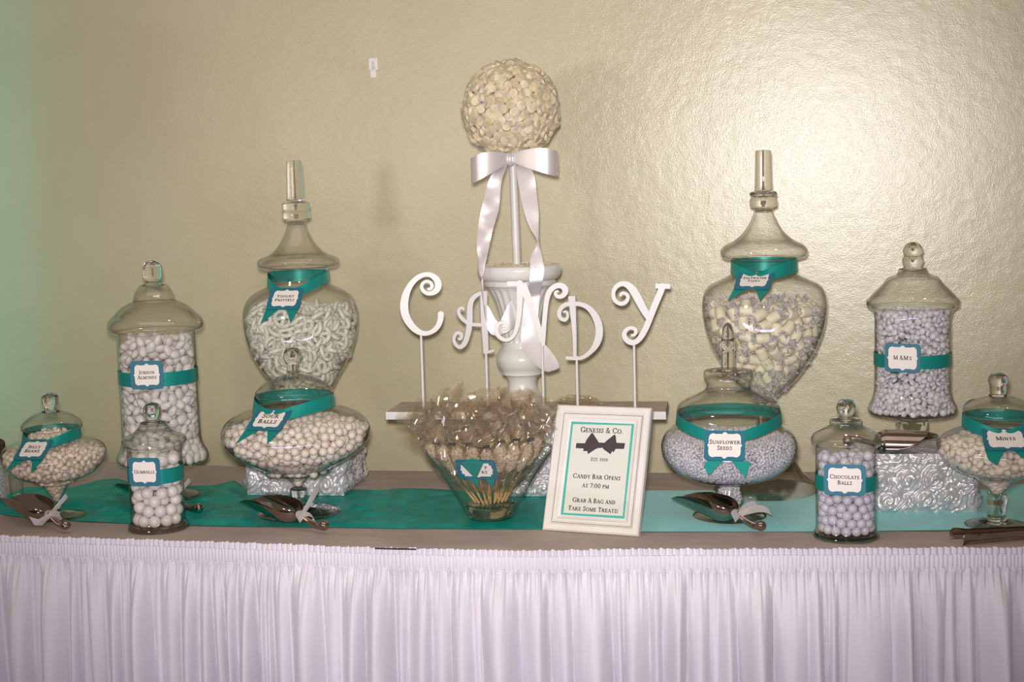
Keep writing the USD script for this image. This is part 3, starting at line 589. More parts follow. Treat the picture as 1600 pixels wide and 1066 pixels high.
# gumballs
r = 9.6 * j_gum.s; P, sc, g, _ = pack(j_gum, z_at(j_gum.B, 703), r, 11, iters=320, fill=.70)
fill_jar(j_gum, 'gumball', 'gumball', 'large white gumball in the small left cylinder jar', 'gumballs in the small left cylinder jar', ball(3, r, r, r), 'white_candy', P, sc, I3(len(P), rg), vary=.02)
# chocolate balls
r = 7.9 * j_choc.s; P, sc, g, _ = pack(j_choc, z_at(j_choc.B, 695), r, 12, iters=260, fill=.66)
fill_jar(j_choc, 'chocolate_ball', 'candy', 'lavender chocolate ball in the small right cylinder jar', 'chocolate balls in the right cylinder jar', ball(3, r, r, r), 'lavender_candy', P, sc, I3(len(P), rg), vary=.03)
# sour balls
r = 6.6 * j_sour.s; P, sc, g, _ = pack(j_sour, z_at(j_sour.B, 655), r, 13, iters=140, axis_seeds=(757, 747, 746, 745, 741, 740, 739, 738, 737, 736, 735, 734))
fill_jar(j_sour, 'sour_ball', 'candy', 'cream ball candy in the wide Sour Balls jar', 'sour balls in the wide footed jar', ball(2, r, r, r), 'sour_candy', P, sc, I3(len(P), rg), 300, 'the many cream balls lying deeper in the sour ball jar')
# jelly beans
r = 4.5 * j_jelly.s; P, sc, g, _ = pack(j_jelly, z_at(j_jelly.B, 677), r, 14, iters=90)
fill_jar(j_jelly, 'jelly_bean', 'candy', 'cream jelly bean in the far left low jar', 'jelly beans in the far left jar', ball(2, r * 1.35, r * .93, r * .93), 'cream_candy', P, sc, frames(P, j_jelly, g / (3 * r), rg), 300, 'the many cream beans lying deeper in the far left jar')
# almonds
r = 7.0 * j_almond.s; P, sc, g, _ = pack(j_almond, z_at(j_almond.B, 521), r, 15, iters=100)
v, f = ball(2, r * 1.38, r * 1.0, r * .82); v[:, 1] *= 1 - .13 * v[:, 0] / r
fill_jar(j_almond, 'almond_candy', 'candy', 'white sugared almond in the tall left cylinder jar', 'sugared almonds in the tall left jar', (v, f), 'almond_candy', P, sc, frames(P, j_almond, g / (3 * r), rg), 300, 'the many white almonds lying deeper in the tall left jar')
# button candies
r = 4.6 * j_button.s; P, sc, g, _ = pack(j_button, z_at(j_button.B, 482), r, 16, iters=80, skin=.030)
fill_jar(j_button, 'button_candy', 'candy', 'white button candy in the right tall jar', 'button candies in the right tall jar', ball(2, r * 1.18, r * 1.18, r * .72), 'button_candy', P, sc, frames(P, j_button, g / (3 * r), rg, wander=.55), 300, 'the many white button candies filling the jar on the right satin box')
# mints
r = 5.6 * j_mint.s; P, sc, g, _ = pack(j_mint, z_at(j_mint.B, 682), r, 17, iters=110, axis_seeds=(769, 765, 760, 756, 755, 752))
v, f = ball(2); v = np.sign(v) * np.abs(v) ** .75 * [r * 1.16, r * 1.06, r * .74]
fill_jar(j_mint, 'mint', 'candy', 'cream butter mint in the far right jar', 'butter mints in the far right jar', (v, f), 'mint_candy', P, sc, frames(P, j_mint, g / (3 * r), rg), 300, 'the cream mints lying deeper in the far right jar')
# seed candies: nobody could count them
r = 2.65 * j_seed.s; P, sc, g, _ = pack(j_seed, z_at(j_seed.B, 683), r, 18, iters=60, skin=.020, fill=.62)
v, f = ball(1, r * 1.62, r * .95, r * .85); v[:, 1:] *= (1 - .25 * v[:, :1] / (r * 1.6)); n0 = v / np.array([r * 1.6, r, r * .9]) ** 2; n0 /= np.linalg.norm(n0, axis=1)[:, None]
scatter('sunflower_seeds', 'countless tiny lavender seed candies filling the jar with the pointed stopper', 'candy', (v, f), n0, 'seed_candy', P, frames(P, j_seed, g / (3 * r), rg))
# things with parts that repeat: one class each, then instanced copies
def proto_class(name, parts):
    path = '/World/Looks/' + name; stage.CreateClassPrim(path)
    for pn, m, mt in parts: usdkit.mesh(stage, f'{path}/{pn}', m, M[mt], smooth=True)
    return path
def copy(cls, name, label, cat, group, P, R, k=1.0):
    x = UsdGeom.Xform.Define(stage, numbered('/World', name)); R = np.asarray(R) * k
    x.AddTransformOp().Set(Gf.Matrix4d(*[float(q) for q in (*R[:, 0], 0, *R[:, 1], 0, *R[:, 2], 0, *P, 1)]))
    x.GetPrim().GetReferences().AddInternalReference(cls); x.GetPrim().SetInstanceable(True); setdata(x.GetPrim(), label, cat, group)
s = j_pretz.s * 12.4
c1 = [(-.55, -.78), (-.95, -.25), (-.92, .35), (-.50, .80), (-.08, .45), (.22, -.10), (.55, -.72)]
c2 = [(.55, -.78), (.95, -.25), (.92, .35), (.50, .80), (.08, .45), (-.22, -.10), (-.55, -.72)]
c3 = [(-.66, -.66), (-.3, -.86), (0, -.90), (.3, -.86), (.66, -.66)]
L3 = lambda c, o: np.c_[np.array(c) * s, np.full(len(c), o) * s]
pretz = proto_class('pretzel_shape', [('pretzel_loop', join([tube(L3(c1, .05), .29 * s, 8, 30), tube(L3(c2, -.05), .29 * s, 8, 30)]), 'pretzel_coat'), ('pretzel_base', tube(L3(c3, 0), .29 * s, 8, 12), 'pretzel_coat')])
tl = {}
def ins_p(n, rg): tl['t'] = np.arccos(rg.uniform(.15, 1, n)); return (.008 + .014 * np.sin(tl['t']))
r = 8.7 * j_pretz.s; P, sc, g, ri = pack(j_pretz, z_at(j_pretz.B, 474), r, 19, iters=150, ins=ins_p)
rad = P - [j_pretz.B[0], j_pretz.B[1], 0]; rad[:, 2] = 0; rad /= np.linalg.norm(rad, axis=1)[:, None]; tt = tl['t'][:, None]
h = rg.normal(size=rad.shape); h -= rad * (h * rad).sum(1)[:, None]; h /= np.linalg.norm(h, axis=1)[:, None]
a = rad * np.cos(tt) + h * np.sin(tt); b = np.cross(a, rg.normal(size=a.shape)); b /= np.linalg.norm(b, axis=1)[:, None]; Rm = np.stack([b, np.cross(a, b), a], -1)
for i in np.argsort(sc)[:300]: copy(pretz, 'pretzel', 'white coated pretzel in the left spire lid jar, ' + zone(j_pretz, P[i], P[:, 2].min(), P[:, 2].max()), 'snack', 'coated pretzels in the left urn jar', P[i], Rm[i])
print('pretzels', len(P))
s = j_taffy.s * 10.2; rt = np.random.default_rng(3)
cyl = lathe(pch([(0, -1.0), (.62, -.98), (.80, -.80), (.84, 0), (.80, .80), (.62, .98), (0, 1.0)], 22), 18)
fa = np.linspace(0, 2 * np.pi, 30, endpoint=False); rows = []
for z_, rr in zip(np.r_[np.linspace(-1.7, -.98, 6), -.8, 0, .8, np.linspace(.98, 1.7, 6)], np.r_[np.linspace(1.0, .36, 6), .5, .5, .5, np.linspace(.36, 1.0, 6)]):
    e_ = max(0, abs(z_) - .98) / .72; w = 1 + (.42 * np.sin(fa * 6 + np.sign(z_)) + .3 * rt.uniform(-1, 1, 30)) * (.25 + .75 * e_) * (abs(z_) > .9)
    rows.append(np.stack([rr * w * np.cos(fa), rr * w * np.sin(fa) * (1 - .45 * e_), z_ + np.sign(z_) * .16 * rt.uniform(-1, 1, 30) * e_], -1))
twist = (np.concatenate(rows), grid_faces(15, 30, True)); sc_ = lambda m: (vf(m)[0] * s, vf(m)[1])
taffy = proto_class('taffy_shape', [('taffy_piece', sc_(cyl), 'taffy_candy'), ('wrapper', sc_(twist), 'waxed_wrap')])
def ins_t(n, rg): tl['u'] = np.arccos(rg.uniform(0, .8, n)); return (.0165 + .013 * np.cos(tl['u']))
r = 9.3 * j_taffy.s; P, sc, g, ri = pack(j_taffy, z_at(j_taffy.B, 470), r, 20, iters=150, ins=ins_t)
rad = P - [j_taffy.B[0], j_taffy.B[1], 0]; rad[:, 2] = 0; rad /= np.linalg.norm(rad, axis=1)[:, None]; tt = tl['u'][:, None]
h = rg.normal(size=rad.shape); h -= rad * (h * rad).sum(1)[:, None]; h /= np.linalg.norm(h, axis=1)[:, None]
a = rad * np.cos(tt) + h * np.sin(tt); b = np.cross(a, rg.normal(size=a.shape)); b /= np.linalg.norm(b, axis=1)[:, None]; Rm = np.stack([b, np.cross(a, b), a], -1)
for i in np.argsort(sc)[:300]: copy(taffy, 'taffy', 'cream taffy in waxed paper in the largest urn jar, ' + zone(j_taffy, P[i], P[:, 2].min(), P[:, 2].max()), 'candy', 'wrapped taffies in the right urn jar', P[i], Rm[i])
print('taffy', len(P))

# ================================================================ SATIN BOXES AND THE PLANK
def satin_box(label, cx, cy, sx, sy, h, rot, z0, seed):
    rs = np.random.default_rng(seed); n = .0034; t = Thing('satin_box', label, 'box', (cx, cy, z0))
    def face(w, hh, sd):                              # a sheet of rolled satin rosettes, as a height field in (u, v)
        nu, nv = max(8, int(w / n)), max(8, int(hh / n)); u, v = np.meshgrid(np.linspace(0, w, nu), np.linspace(0, hh, nv), indexing='ij')
        cs = []; st = .062
        for i in range(int(w / st) + 2):
            for j in range(int(hh / st) + 2): cs.append(((i + .5 * (j % 2)) * st + rs.uniform(-.014, .014), j * st + .02 + rs.uniform(-.014, .014)))
        cs = np.array(cs); d = np.hypot(u[..., None] - cs[:, 0], v[..., None] - cs[:, 1]); k = d.argmin(-1); dd = d.min(-1)
        an = np.arctan2(v - cs[k, 1], u - cs[k, 0]); p = np.stack([u, v, 0 * u + sd], -1)
        wob = 8.0 * noise(p, 26, seed) + 4.0 * noise(p, 70, seed) + 1.6 * noise(p, 170, seed)
        ph = dd * 2 * np.pi / .0125 + an * np.where(k % 2, 1, -1) + wob + 1.7 * k
        ht = .0085 * np.abs(np.sin(ph / 2)) ** 1.3 * (.55 + 1.1 * np.clip(noise(p, 40, seed + 5) + .5, 0, 1)) + .010 * np.exp(-(dd / .017) ** 2) + .0030 * noise(p, 190, 3)
        e = np.minimum(np.minimum(u, w - u), np.minimum(v, hh - v)); return u, v, ht * np.clip(e / .008, .25, 1), nu, nv
    R = np.array([[math.cos(rot), -math.sin(rot), 0], [math.sin(rot), math.cos(rot), 0], [0, 0, 1]])
    ms = []
    for o, a, b, w, hh in (((-sx / 2, -sy / 2, 0), (1, 0, 0), (0, 0, 1), sx, h), ((sx / 2, -sy / 2, 0), (0, 1, 0), (0, 0, 1), sy, h), ((sx / 2, sy / 2, 0), (-1, 0, 0), (0, 0, 1), sx, h), ((-sx / 2, sy / 2, 0), (0, -1, 0), (0, 0, 1), sy, h), ((-sx / 2, -sy / 2, h), (1, 0, 0), (0, 1, 0), sx, sy)):
        u, v, ht, nu, nv = face(w, hh, seed + len(ms)); a, b, o = map(np.array, (a, b, o)); nn = np.cross(a, b)
        if len(ms) == 4: ht = ht * .3
        p = o + u[..., None] * a + v[..., None] * b + (ht - .004)[..., None] * nn
        if len(ms) < 4: p[..., 2] = np.maximum(p[..., 2], 0.0)
        ms.append((p.reshape(-1, 3), grid_faces(nu, nv)[:, ::-1] if False else grid_faces(nu, nv)))
    ms.append(bx(-sx / 2 + .003, sx / 2 - .003, -sy / 2 + .003, sy / 2 - .003, .0, h - .004))
    t.part('rosette_cover', mv(xf(join(ms[:5]), R), [cx, cy, z0]), 'satin_white', smooth=True)
    t.part('box_body', mv(xf(ms[5], R), [cx, cy, z0]), 'satin_white', smooth=False)
    STAND.append((cx, cy, math.hypot(sx, sy) / 2)); return t
def box_from(label, left, right, dep, top_py, seed):  # two bottom front corners in the picture, a depth, the row of the top front edge
    A, B = at(*left, ZB), at(*right, ZB); u = (B - A) / np.linalg.norm(B - A); nb = np.array([-u[1], u[0], 0]); mid = (A + B) / 2
    h = z_at(mid, top_py) - ZB; c = mid + nb * dep / 2
    satin_box(label, c[0], c[1], np.linalg.norm(B - A), dep, h, math.atan2(u[1], u[0]), ZB, seed); return A, B, u, nb, h
box_from('white satin rosette box behind the sour ball jar, under the pretzel jar', (386, 774), (537, 775), .20, 690, 1)
box_from('white satin rosette box at right carrying the button candy jar', (1347, 801), (1527, 801), .20, 710, 2)
Am, Bm, um, nm, hm = box_from('white satin rosette box under the plank, between bowl and sign', (772, 776), (985, 776), .13, 655, 3)
PY0 = ((Am + Bm) / 2)[1] - .012
zp = z_at(np.array([(Am + Bm)[0] / 2, PY0, ZB]), 653.0); zp = ZB + hm + .001
PL = at_plane(603, 651, np.array([0, PY0, 0]), np.array([0, 1.0, 0])); PR = at_plane(1041, 654, np.array([0, PY0, 0]), np.array([0, 1.0, 0]))
pk = Thing('plank', 'narrow whitewashed wooden plank resting on the middle satin box', 'plank', ((PL[0] + PR[0]) / 2, PY0 + .06, zp))
PT = .0185; PD = .15
pk.part('board', rbox(PR[0] - PL[0] - .004, PD, PT, .0015, ((PL[0] + PR[0]) / 2, PY0 + PD / 2, zp + PT / 2)), 'wood_board')
pk.part('front_edge_strip', rbox(PR[0] - PL[0], .004, PT, .001, ((PL[0] + PR[0]) / 2, PY0 - .001, zp + PT / 2)), 'white_paint', label='white painted front edge')
ZP = zp + PT

# ================================================================ LETTERS ON STICKS
LET = {
 'C': ((620, 420), 8.885, [[(610, 625, 80), (600, 720, 75), (540, 830, 65), (430, 888, 58), (320, 878, 75), (200, 780, 95), (122, 640, 106), (103, 500, 108), (130, 350, 95), (200, 210, 75), (310, 108, 65), (430, 75, 60), (530, 122, 80), (575, 210, 90), (545, 300, 78), (450, 340, 55), (375, 310, 48), (345, 240, 42), (375, 185, 38), (435, 173, 40), (485, 215, 45), (478, 265, 42), (438, 278, 34)]], (336, 900), 0.0),
 'A': ((700, 440), 8.885, [[(505, 145, 24), (430, 160, 45), (330, 230, 65), (290, 340, 75), (285, 480, 80), (280, 620, 78), (255, 750, 72), (205, 870, 62), (140, 905, 48), (80, 850, 45), (70, 770, 40), (110, 710, 40), (160, 725, 45), (165, 780, 40), (135, 790, 30)], [(480, 135, 92), (482, 400, 92), (492, 620, 86), (510, 990, 70)], [(490, 985, 35), (560, 970, 35), (620, 948, 30)], [(500, 605, 45), (400, 595, 45), (280, 580, 45), (190, 520, 48), (138, 445, 45), (135, 390, 40), (170, 362, 34), (198, 385, 26)]], (520, 985), .30),
 'N': ((760, 430), 8.2, [[(425, 100, 75), (425, 300, 72), (415, 520, 58), (385, 680, 50), (330, 790, 45), (240, 825, 45), (150, 770, 50), (125, 680, 50), (170, 612, 42), (240, 612, 45), (262, 660, 40), (215, 685, 30)], [(265, 108, 62), (430, 108, 62)], [(450, 115, 110), (560, 370, 88), (640, 600, 78), (712, 850, 66)], [(724, 880, 46), (735, 640, 58), (755, 420, 58), (790, 240, 64), (860, 150, 64), (950, 130, 70), (1005, 180, 75), (985, 250, 60), (910, 270, 45), (880, 230, 38), (910, 205, 28)]], (712, 870), 0.06),
 'D': ((860, 450), 8.88, [[(308, 110, 95), (322, 300, 82), (343, 600, 55), (350, 970, 44)], [(340, 217, 58), (450, 226, 60), (560, 290, 75), (650, 420, 95), (690, 580, 100), (660, 750, 90), (570, 880, 60), (450, 960, 45), (340, 972, 45), (245, 965, 45)], [(300, 220, 60), (200, 240, 55), (140, 320, 55), (150, 410, 50), (215, 437, 45), (252, 385, 35), (235, 330, 30), (200, 330, 26)]], (370, 975), -.22),
 'Y': ((940, 430), 8.88, [[(662, 580, 95), (560, 420, 100), (470, 250, 108), (380, 142, 90), (290, 115, 65), (205, 160, 58), (168, 250, 50), (195, 350, 52), (280, 392, 52), (355, 350, 50), (365, 280, 45), (312, 245, 40), (270, 272, 34)], [(850, 150, 85), (800, 280, 85), (720, 470, 85), (640, 680, 80), (570, 820, 75), (480, 918, 70), (390, 920, 74), (325, 850, 65), (335, 770, 55), (410, 725, 45), (475, 755, 50), (470, 810, 40), (425, 828, 30)], [(755, 145, 66), (955, 152, 66)]], (452, 960), -.08)}
STICK = {'C': 661.5, 'A': 761, 'N': 848, 'D': 902, 'Y': 990}
for ch, (o, k, strokes, foot, yaw) in LET.items():
    Bp = at_plane(o[0] + foot[0] / k, o[1] + foot[1] / k, np.array([0, PY0 + .012, 0]), np.array([0, 1.0, 0]))
    tdir, rdir = facing(Bp); nrm = tdir * math.cos(yaw) + rdir * math.sin(yaw); u = np.cross(-nrm, [0, 0, 1.0]); zv = np.array([0, 0, 1.0]); sc = scale_at(Bp)
    polys = []
    for st in strokes:
        pts = []
        for x, y, w in st:
            Q = at_plane(o[0] + x / k, o[1] + y / k, Bp, nrm) - Bp; pts.append((Q @ u, Q @ zv, w / k * sc))
        p = catm(pts, 14 * len(pts)) if len(pts) > 2 else np.array(pts)
        polys += [unary_union([Point(a[0], a[1]).buffer(a[2] / 2, 6), Point(b[0], b[1]).buffer(b[2] / 2, 6)]).convex_hull for a, b in zip(p[:-1], p[1:])] if len(pts) > 4 else [LineString(p[i:i + 2, :2]).buffer((p[i, 2] + p[i + 1, 2]) / 4, cap_style=2, join_style=2) for i in range(len(p) - 1)]
    shp = unary_union(polys).buffer(.0003).simplify(.00012)
    th = .011; rim = place_flat(shp.buffer(-.0009), .0012, Bp + nrm * (th - .0012), u, zv, nrm)
    t = Thing('decorative_letter', f'white curly wooden letter {ch} on a thin stick in the plank', 'letter', [Bp[0], Bp[1], ZP], 'letters spelling the word')
    lt = t.part('letter', join([place_flat(shp, th - .0012, Bp, u, zv, nrm), rim]), 'white_paint', smooth=25)
    q0 = np.array([Bp[0], Bp[1], ZP - .012]); q1 = Bp + zv * .006 + nrm * .0045; q0 += (nrm * .0045)
    t.part('stick', tube([q0, q1], .0032, 10), 'white_paint')

# ================================================================ CANDY TOPIARY
TB = at(817, 634, ZP); TB = at_plane(817, 632, np.array([0, PY0 + .097, 0]), np.array([0, 1.0, 0])); TB[2] = ZP
tt_, rr_ = facing(TB); ts = scale_at(TB)
tp = Thing('candy_topiary', 'candy ball topiary with white satin bow in a white urn', 'topiary', TB)
def tprof(pts): return [[max(r, .01) * scale_at([TB[0], TB[1], z_at(TB, y)]), z_at(TB, y)] for r, y in pts]
urn = pch(tprof([(0, 633), (34, 633), (34, 624), (31, 620), (31, 617), (27, 614), (23, 606), (22, 598), (24, 590), (29, 584.5), (32, 583.5), (32, 580), (33, 577.5), (38, 569), (39.8, 560), (37, 550), (32.5, 543), (31, 541), (31, 538)]), 80)
urn[:, 1] = np.maximum(urn[:, 1], ZP)
flare = pch(tprof([(30, 538), (30, 525), (31, 505), (35, 485), (41, 466), (49, 450), (52, 446), (55, 445.5), (56, 441), (55, 438), (60, 435), (65, 427), (66, 420), (63, 414), (58, 413), (56, 417), (50, 422), (0, 423)]), 110)
zf0, zf1 = z_at(TB, 534), z_at(TB, 448)
def ribs(r, z, a):
    on = np.clip((z - zf0) / .006, 0, 1) * np.clip((zf1 - z) / .006, 0, 1); return r * (1 - .055 * on * (np.abs(np.cos(a * 10)) ** 3))
ub = tp.part('urn', mv(lathe(np.vstack([urn, flare]), 120, ribs), [TB[0], TB[1], 0]), 'urn_paint', smooth=38)
rs = np.random.default_rng(21); BIT = lathe(pch([(0, -.42), (.8, -.42), (1, -.2), (1, .2), (.8, .42), (0, .42)], 12), 14)
bits = []
for i in range(90):
    a, q = rs.uniform(0, 2 * np.pi), 52 * ts * math.sqrt(rs.uniform(0.03, 1)); bits.append(mv(xf((BIT[0] * .0085, BIT[1]), Ro.random(random_state=i).as_matrix()), [TB[0] + q * math.cos(a), TB[1] + q * math.sin(a), z_at(TB, 417.5)]))
tp.part('candy_filler', join(bits), 'topiary_mint', ub, kind='stuff', label='small mints filling the urn top')
BC = at_plane(797.5, 172, TB, tt_); S0 = at_plane(808.5, 424, TB, tt_); bs = scale_at(BC); BR = 72.0 * bs
tp.part('stem', tube([S0 - [0, 0, .02], BC], 6.2 * ts, 18), 'white_paint')
cb = tp.part('candy_ball', mv(ball(3, BR * .955, BR * .955, BR * .955), BC), 'foam')
N = 470; i = np.arange(N) + .5; th_ = np.arccos(1 - 2 * i / N); pa = np.pi * (1 + 5 ** .5) * i
D = np.stack([np.sin(th_) * np.cos(pa), np.sin(th_) * np.sin(pa), np.cos(th_)], 1) + rs.normal(0, .018, (N, 3)); D /= np.linalg.norm(D, axis=1)[:, None]
tocam = (CAM - BC) / np.linalg.norm(CAM - BC); order = np.argsort(-(D @ tocam)); rest = []; flakes = []
for k, i in enumerate(order):
    d = D[i]; nn = d + rs.normal(0, .30, 3); nn /= np.linalg.norm(nn); a = np.cross(nn, rs.normal(size=3)); a /= np.linalg.norm(a); Rm = np.stack([a, np.cross(nn, a), nn], 1)
    kx = rs.uniform(.92, 1.2); m = mv(xf((BIT[0] * [.0118 * kx, .0112, .0125], BIT[1]), Rm), BC + d * (BR + rs.uniform(-.003, .003)))
    if k < 300: tp.part('mint', m, 'topiary_mint', cb, smooth=40)
    else: rest.append(m)
    for w in range(3):
        dj = d + rs.normal(0, .06, 3); dj /= np.linalg.norm(dj); b = np.cross(dj, rs.normal(size=3)); b /= np.linalg.norm(b); c = np.cross(dj, b)
        P = BC + dj * (BR + .001); q = [P + (b * x + c * y) * .0066 * rs.uniform(.5, 1.2) + dj * (.001 + .006 * rs.uniform(-1, 1)) for x, y in ((-1, -1), (1, -1), (1, 1), (-1, 1))] + [P + dj * .002]
        flakes.append((np.array(q), np.array([[0, 1, 4], [1, 2, 4], [2, 3, 4], [3, 0, 4]])))
tp.part('mint', join(rest), 'topiary_mint', cb, kind='stuff', label='mints on the far side of the ball'); tp.part('wrapper', join(flakes), 'waxed_wrap', cb, smooth=False, kind='stuff', label='crumpled clear wrappers between the mints')
def edge_ribbon(left, right, o, k, dep, n=60, amp=.006, seed=0, fq=38):   # ribbon between two traced edges, in a plane facing the camera, with soft waves in depth
    def pts(e, ph):
        p = catm([(*q, 0) for q in e], n)[:, :2]; out = []
        for j, (x, y) in enumerate(p):
            P0 = at_plane(o[0] + x / k, o[1] + y / k, TB + tt_ * dep(j / (n - 1)), tt_); out.append(P0 + tt_ * amp * 2.6 * float(noise(np.array([P0[0] * 22 + ph * .8, seed * 3.1, P0[2] * 26 + P0[0] * 20]), 1, 6)))
        return np.array(out)
    return slab(pts(left, 0), pts(right, 1.6), .0006)
lt = edge_ribbon([(430, 175), (390, 240), (340, 330), (295, 500), (260, 650), (240, 860), (250, 1000), (262, 1100), (285, 1150)], [(490, 175), (478, 250), (450, 330), (425, 560), (405, 640), (370, 760), (340, 900), (300, 1080), (290, 1160)], (700, 220), 5.33, lambda t: .035 + .07 * t)
rt2 = edge_ribbon([(565, 200), (580, 330), (605, 470), (625, 560), (690, 740), (742, 838), (712, 920), (690, 1060)], [(640, 190), (718, 290), (740, 450), (755, 590), (755, 740), (757, 845), (770, 910), (800, 1060)], (700, 220), 5.33, lambda t: .035 + .0755 * t, seed=2, amp=.0036)
rt3 = edge_ribbon([(441, 62), (438, 110), (425, 200), (395, 330), (375, 540), (385, 650), (470, 755), (560, 808)], [(529, 62), (535, 120), (518, 200), (500, 330), (498, 540), (545, 620), (615, 710), (640, 780)], (730, 400), 4.44, lambda t: float(np.interp(t, [0, .2, .32, .6, 1], [.1045, .1025, .083, .079, .070])), seed=4, amp=.0015)
lt2 = edge_ribbon([(98, 110), (96, 200), (105, 290), (150, 355), (215, 455), (262, 385), (315, 310)], [(104, 112), (112, 215), (120, 420), (170, 545), (240, 545), (300, 515), (362, 450)], (730, 400), 4.44, lambda t: .098 - .024 * t ** .7, seed=1, amp=.003)
bow_parts = []
def loop(dx, dy, seed):
    K = BC + [0, 0, 0]; K = at_plane(797, 247, TB, tt_) + tt_ * .036; p, q = [], []
    for f, dep, wt, wb in ((0, .012, -7, 6), (.25, .024, -11, 13), (.55, .034, -15, 20), (.85, .034, -14, 26), (1.0, .018, -10, 27), (.97, -.004, -12, 22), (.7, -.014, -15, 16), (.35, -.010, -9, 8), (0, .0, -5, 5)):
        c = K + rr_ * dx * f * bs + tt_ * dep - np.array([0, 0, 1.0]) * dy * f * bs; p.append(c - np.array([0, 0, 1]) * wt * bs); q.append(c - np.array([0, 0, 1]) * wb * bs)
    return slab(catm(p, 50), catm(q, 50), .0006)
bw = tp.part('bow', loop(-60, 10, 0), 'ribbon_white', label='white satin bow below the candy ball', smooth=True)
tp.part('bow_loop', loop(73, 3, 1), 'ribbon_white', bw, smooth=True)
K = at_plane(798, 249, TB, tt_) + tt_ * .046; kn = ball(3); kv = kn[0] * [.011, .010, .017]; kv += (.0012 * np.sin(kn[0][:, :1] * 14)) * kn[0]
tp.part('knot', (kv @ np.stack([rr_, tt_, [0, 0, 1]], 0) + K, kn[1]), 'ribbon_white', bw, smooth=True)
for m in (lt, rt2, rt3, lt2): tp.part('ribbon_tail', m, 'ribbon_white', bw, smooth=True)

# ================================================================ BOWL OF ROCK CANDY
BB = at(767, 807, ZB); bt, br = facing(BB); bsc = scale_at(BB); bp = lambda pts: [[max(r, .01) * scale_at([BB[0], BB[1], z_at(BB, y)]), z_at(BB, y)] for r, y in pts]
bowl = Thing('glass_bowl', 'clear conical glass bowl with thick base holding wrapped candy sticks', 'bowl', BB); STAND.append((BB[0], BB[1], 38 * bsc))
out_ = pch(bp([(0, 808), (33, 808), (37, 805), (42, 795), (64, 757), (86, 724), (101, 703)]), 60); out_[:, 1] = np.maximum(out_[:, 1], ZB)
bd = bowl.part('bowl_wall', mv(lathe(np.vstack([out_, out_[-1] + [[-.0012, .0012], [-.0030, .0010], [-.0038, -.0012]]]), 72), [BB[0], BB[1], 0]), 'jar_glass')
bb_ = pch(bp([(0, 807), (31, 807), (35, 804), (40, 795), (42.5, 788), (41, 786), (0, 784.5)]), 40); bb_[:, 0] -= .0048; bb_[:, 0] = np.maximum(bb_[:, 0], 1e-5); bb_[:, 1] = np.maximum(bb_[:, 1], ZB + .001)
bowl.part('thick_base', mv(lathe(bb_, 64), [BB[0], BB[1], 0]), 'base_glass')
class _B: pass
jb = _B(); jb.t, jb.B, jb.s, jb.T, jb.R = bowl, BB, bsc, bt, br
P = None; cx, cy = 746, 733; ang = math.radians(33)
zc = z_at(BB, 735); rc = np.interp(zc, out_[:, 1], out_[:, 0]); lat = (745.5 - 763.5) * bsc; phi = math.asin(lat / rc); dv = bt * math.cos(phi) + br * math.sin(phi)
P = np.array([BB[0], BB[1], 0]) + dv * (rc + .006); P[2] = z_at(np.array([P[0], P[1], ZT]), 733.5)
nrm = dv * math.cos(ang) - np.array([0, 0, math.sin(ang)]); v = np.array([0, 0, math.cos(ang)]) + dv * math.sin(ang); u = np.cross(-dv, [0, 0, 1.0]); w_, h_ = 61 * bsc, 40 * bsc
cd = bowl.part('tag_card', place_flat(sbox(-w_ / 2 + .005, -h_ / 2 + .005, w_ / 2 - .005, h_ / 2 - .005).buffer(.005, 6), .0014, P, u, v, nrm), 'teal_card')
a_, b_ = w_ * .40, h_ * .37
pq = unary_union([sbox(-a_ * .8, -b_ * .86, a_ * .8, b_ * .86), sbox(-a_ * .93, -b_ * .56, a_ * .93, b_ * .56), affinity.scale(Point(0, 0).buffer(1, 32), a_, b_ * .3), affinity.scale(Point(0, 0).buffer(1, 32), a_ * .3, b_)]).buffer(.0012)
bowl.part('plaque', place_flat(pq, .0006, P + nrm * .0014, u, v, nrm), 'plaque_paper', cd, smooth=False)
tx = unary_union([affinity.translate(text_shape('^P', .0082, 1)[0], .021, .003), affinity.translate(text_shape('^K^S', .0078, 1)[0], .016, -.0105)])
bowl.part('lettering', place_flat(tx, .0003, P + nrm * .002, u, v, nrm), 'ink', cd, smooth=False)
rbn = bowl.part('ribbon', place_flat(Polygon([(-.36 * w_, .40 * h_), (-.05 * w_, .62 * h_), (.22 * w_, .45 * h_), (-.02 * w_, -.30 * h_), (-.10 * w_, -.30 * h_)]).buffer(.001), .0010, P + nrm * .0046, u, v, nrm), 'teal_ribbon')
bowl.part('ribbon_fold', place_flat(Polygon([(-.02 * w_, .40 * h_), (-.02 * w_, .66 * h_), (.24 * w_, .50 * h_), (.16 * w_, .36 * h_)]), .0010, P + nrm * .0060, u, v, nrm), 'teal_ribbon', rbn)
for tl_ in ([(-.32, -.46), (.0, -.46), (-.06, -.98)], [(.12, -.46), (.42, -.46), (.32, -1.0)]): bowl.part('ribbon_tail', place_flat(Polygon([(x * w_, y * h_) for x, y in tl_]), .0008, P - nrm * .002, u, v, nrm), 'teal_ribbon', rbn)
rs = np.random.default_rng(31)
spots = [(-.96, .35, 5), (-.74, .62, 2), (-.50, .78, 0), (-.25, .86, 0), (0, .88, 0), (.25, .86, 3), (.50, .78, 5), (.74, .60, 3), (.95, .33, 8), (-.88, -.15, 16), (-.58, .12, 14), (-.30, .25, 18), (.02, .30, 12), (.34, .22, 18), (.64, .08, 14), (.90, -.2, 16), (-.62, -.45, 20), (-.1, -.35, 24), (.45, -.45, 22)]
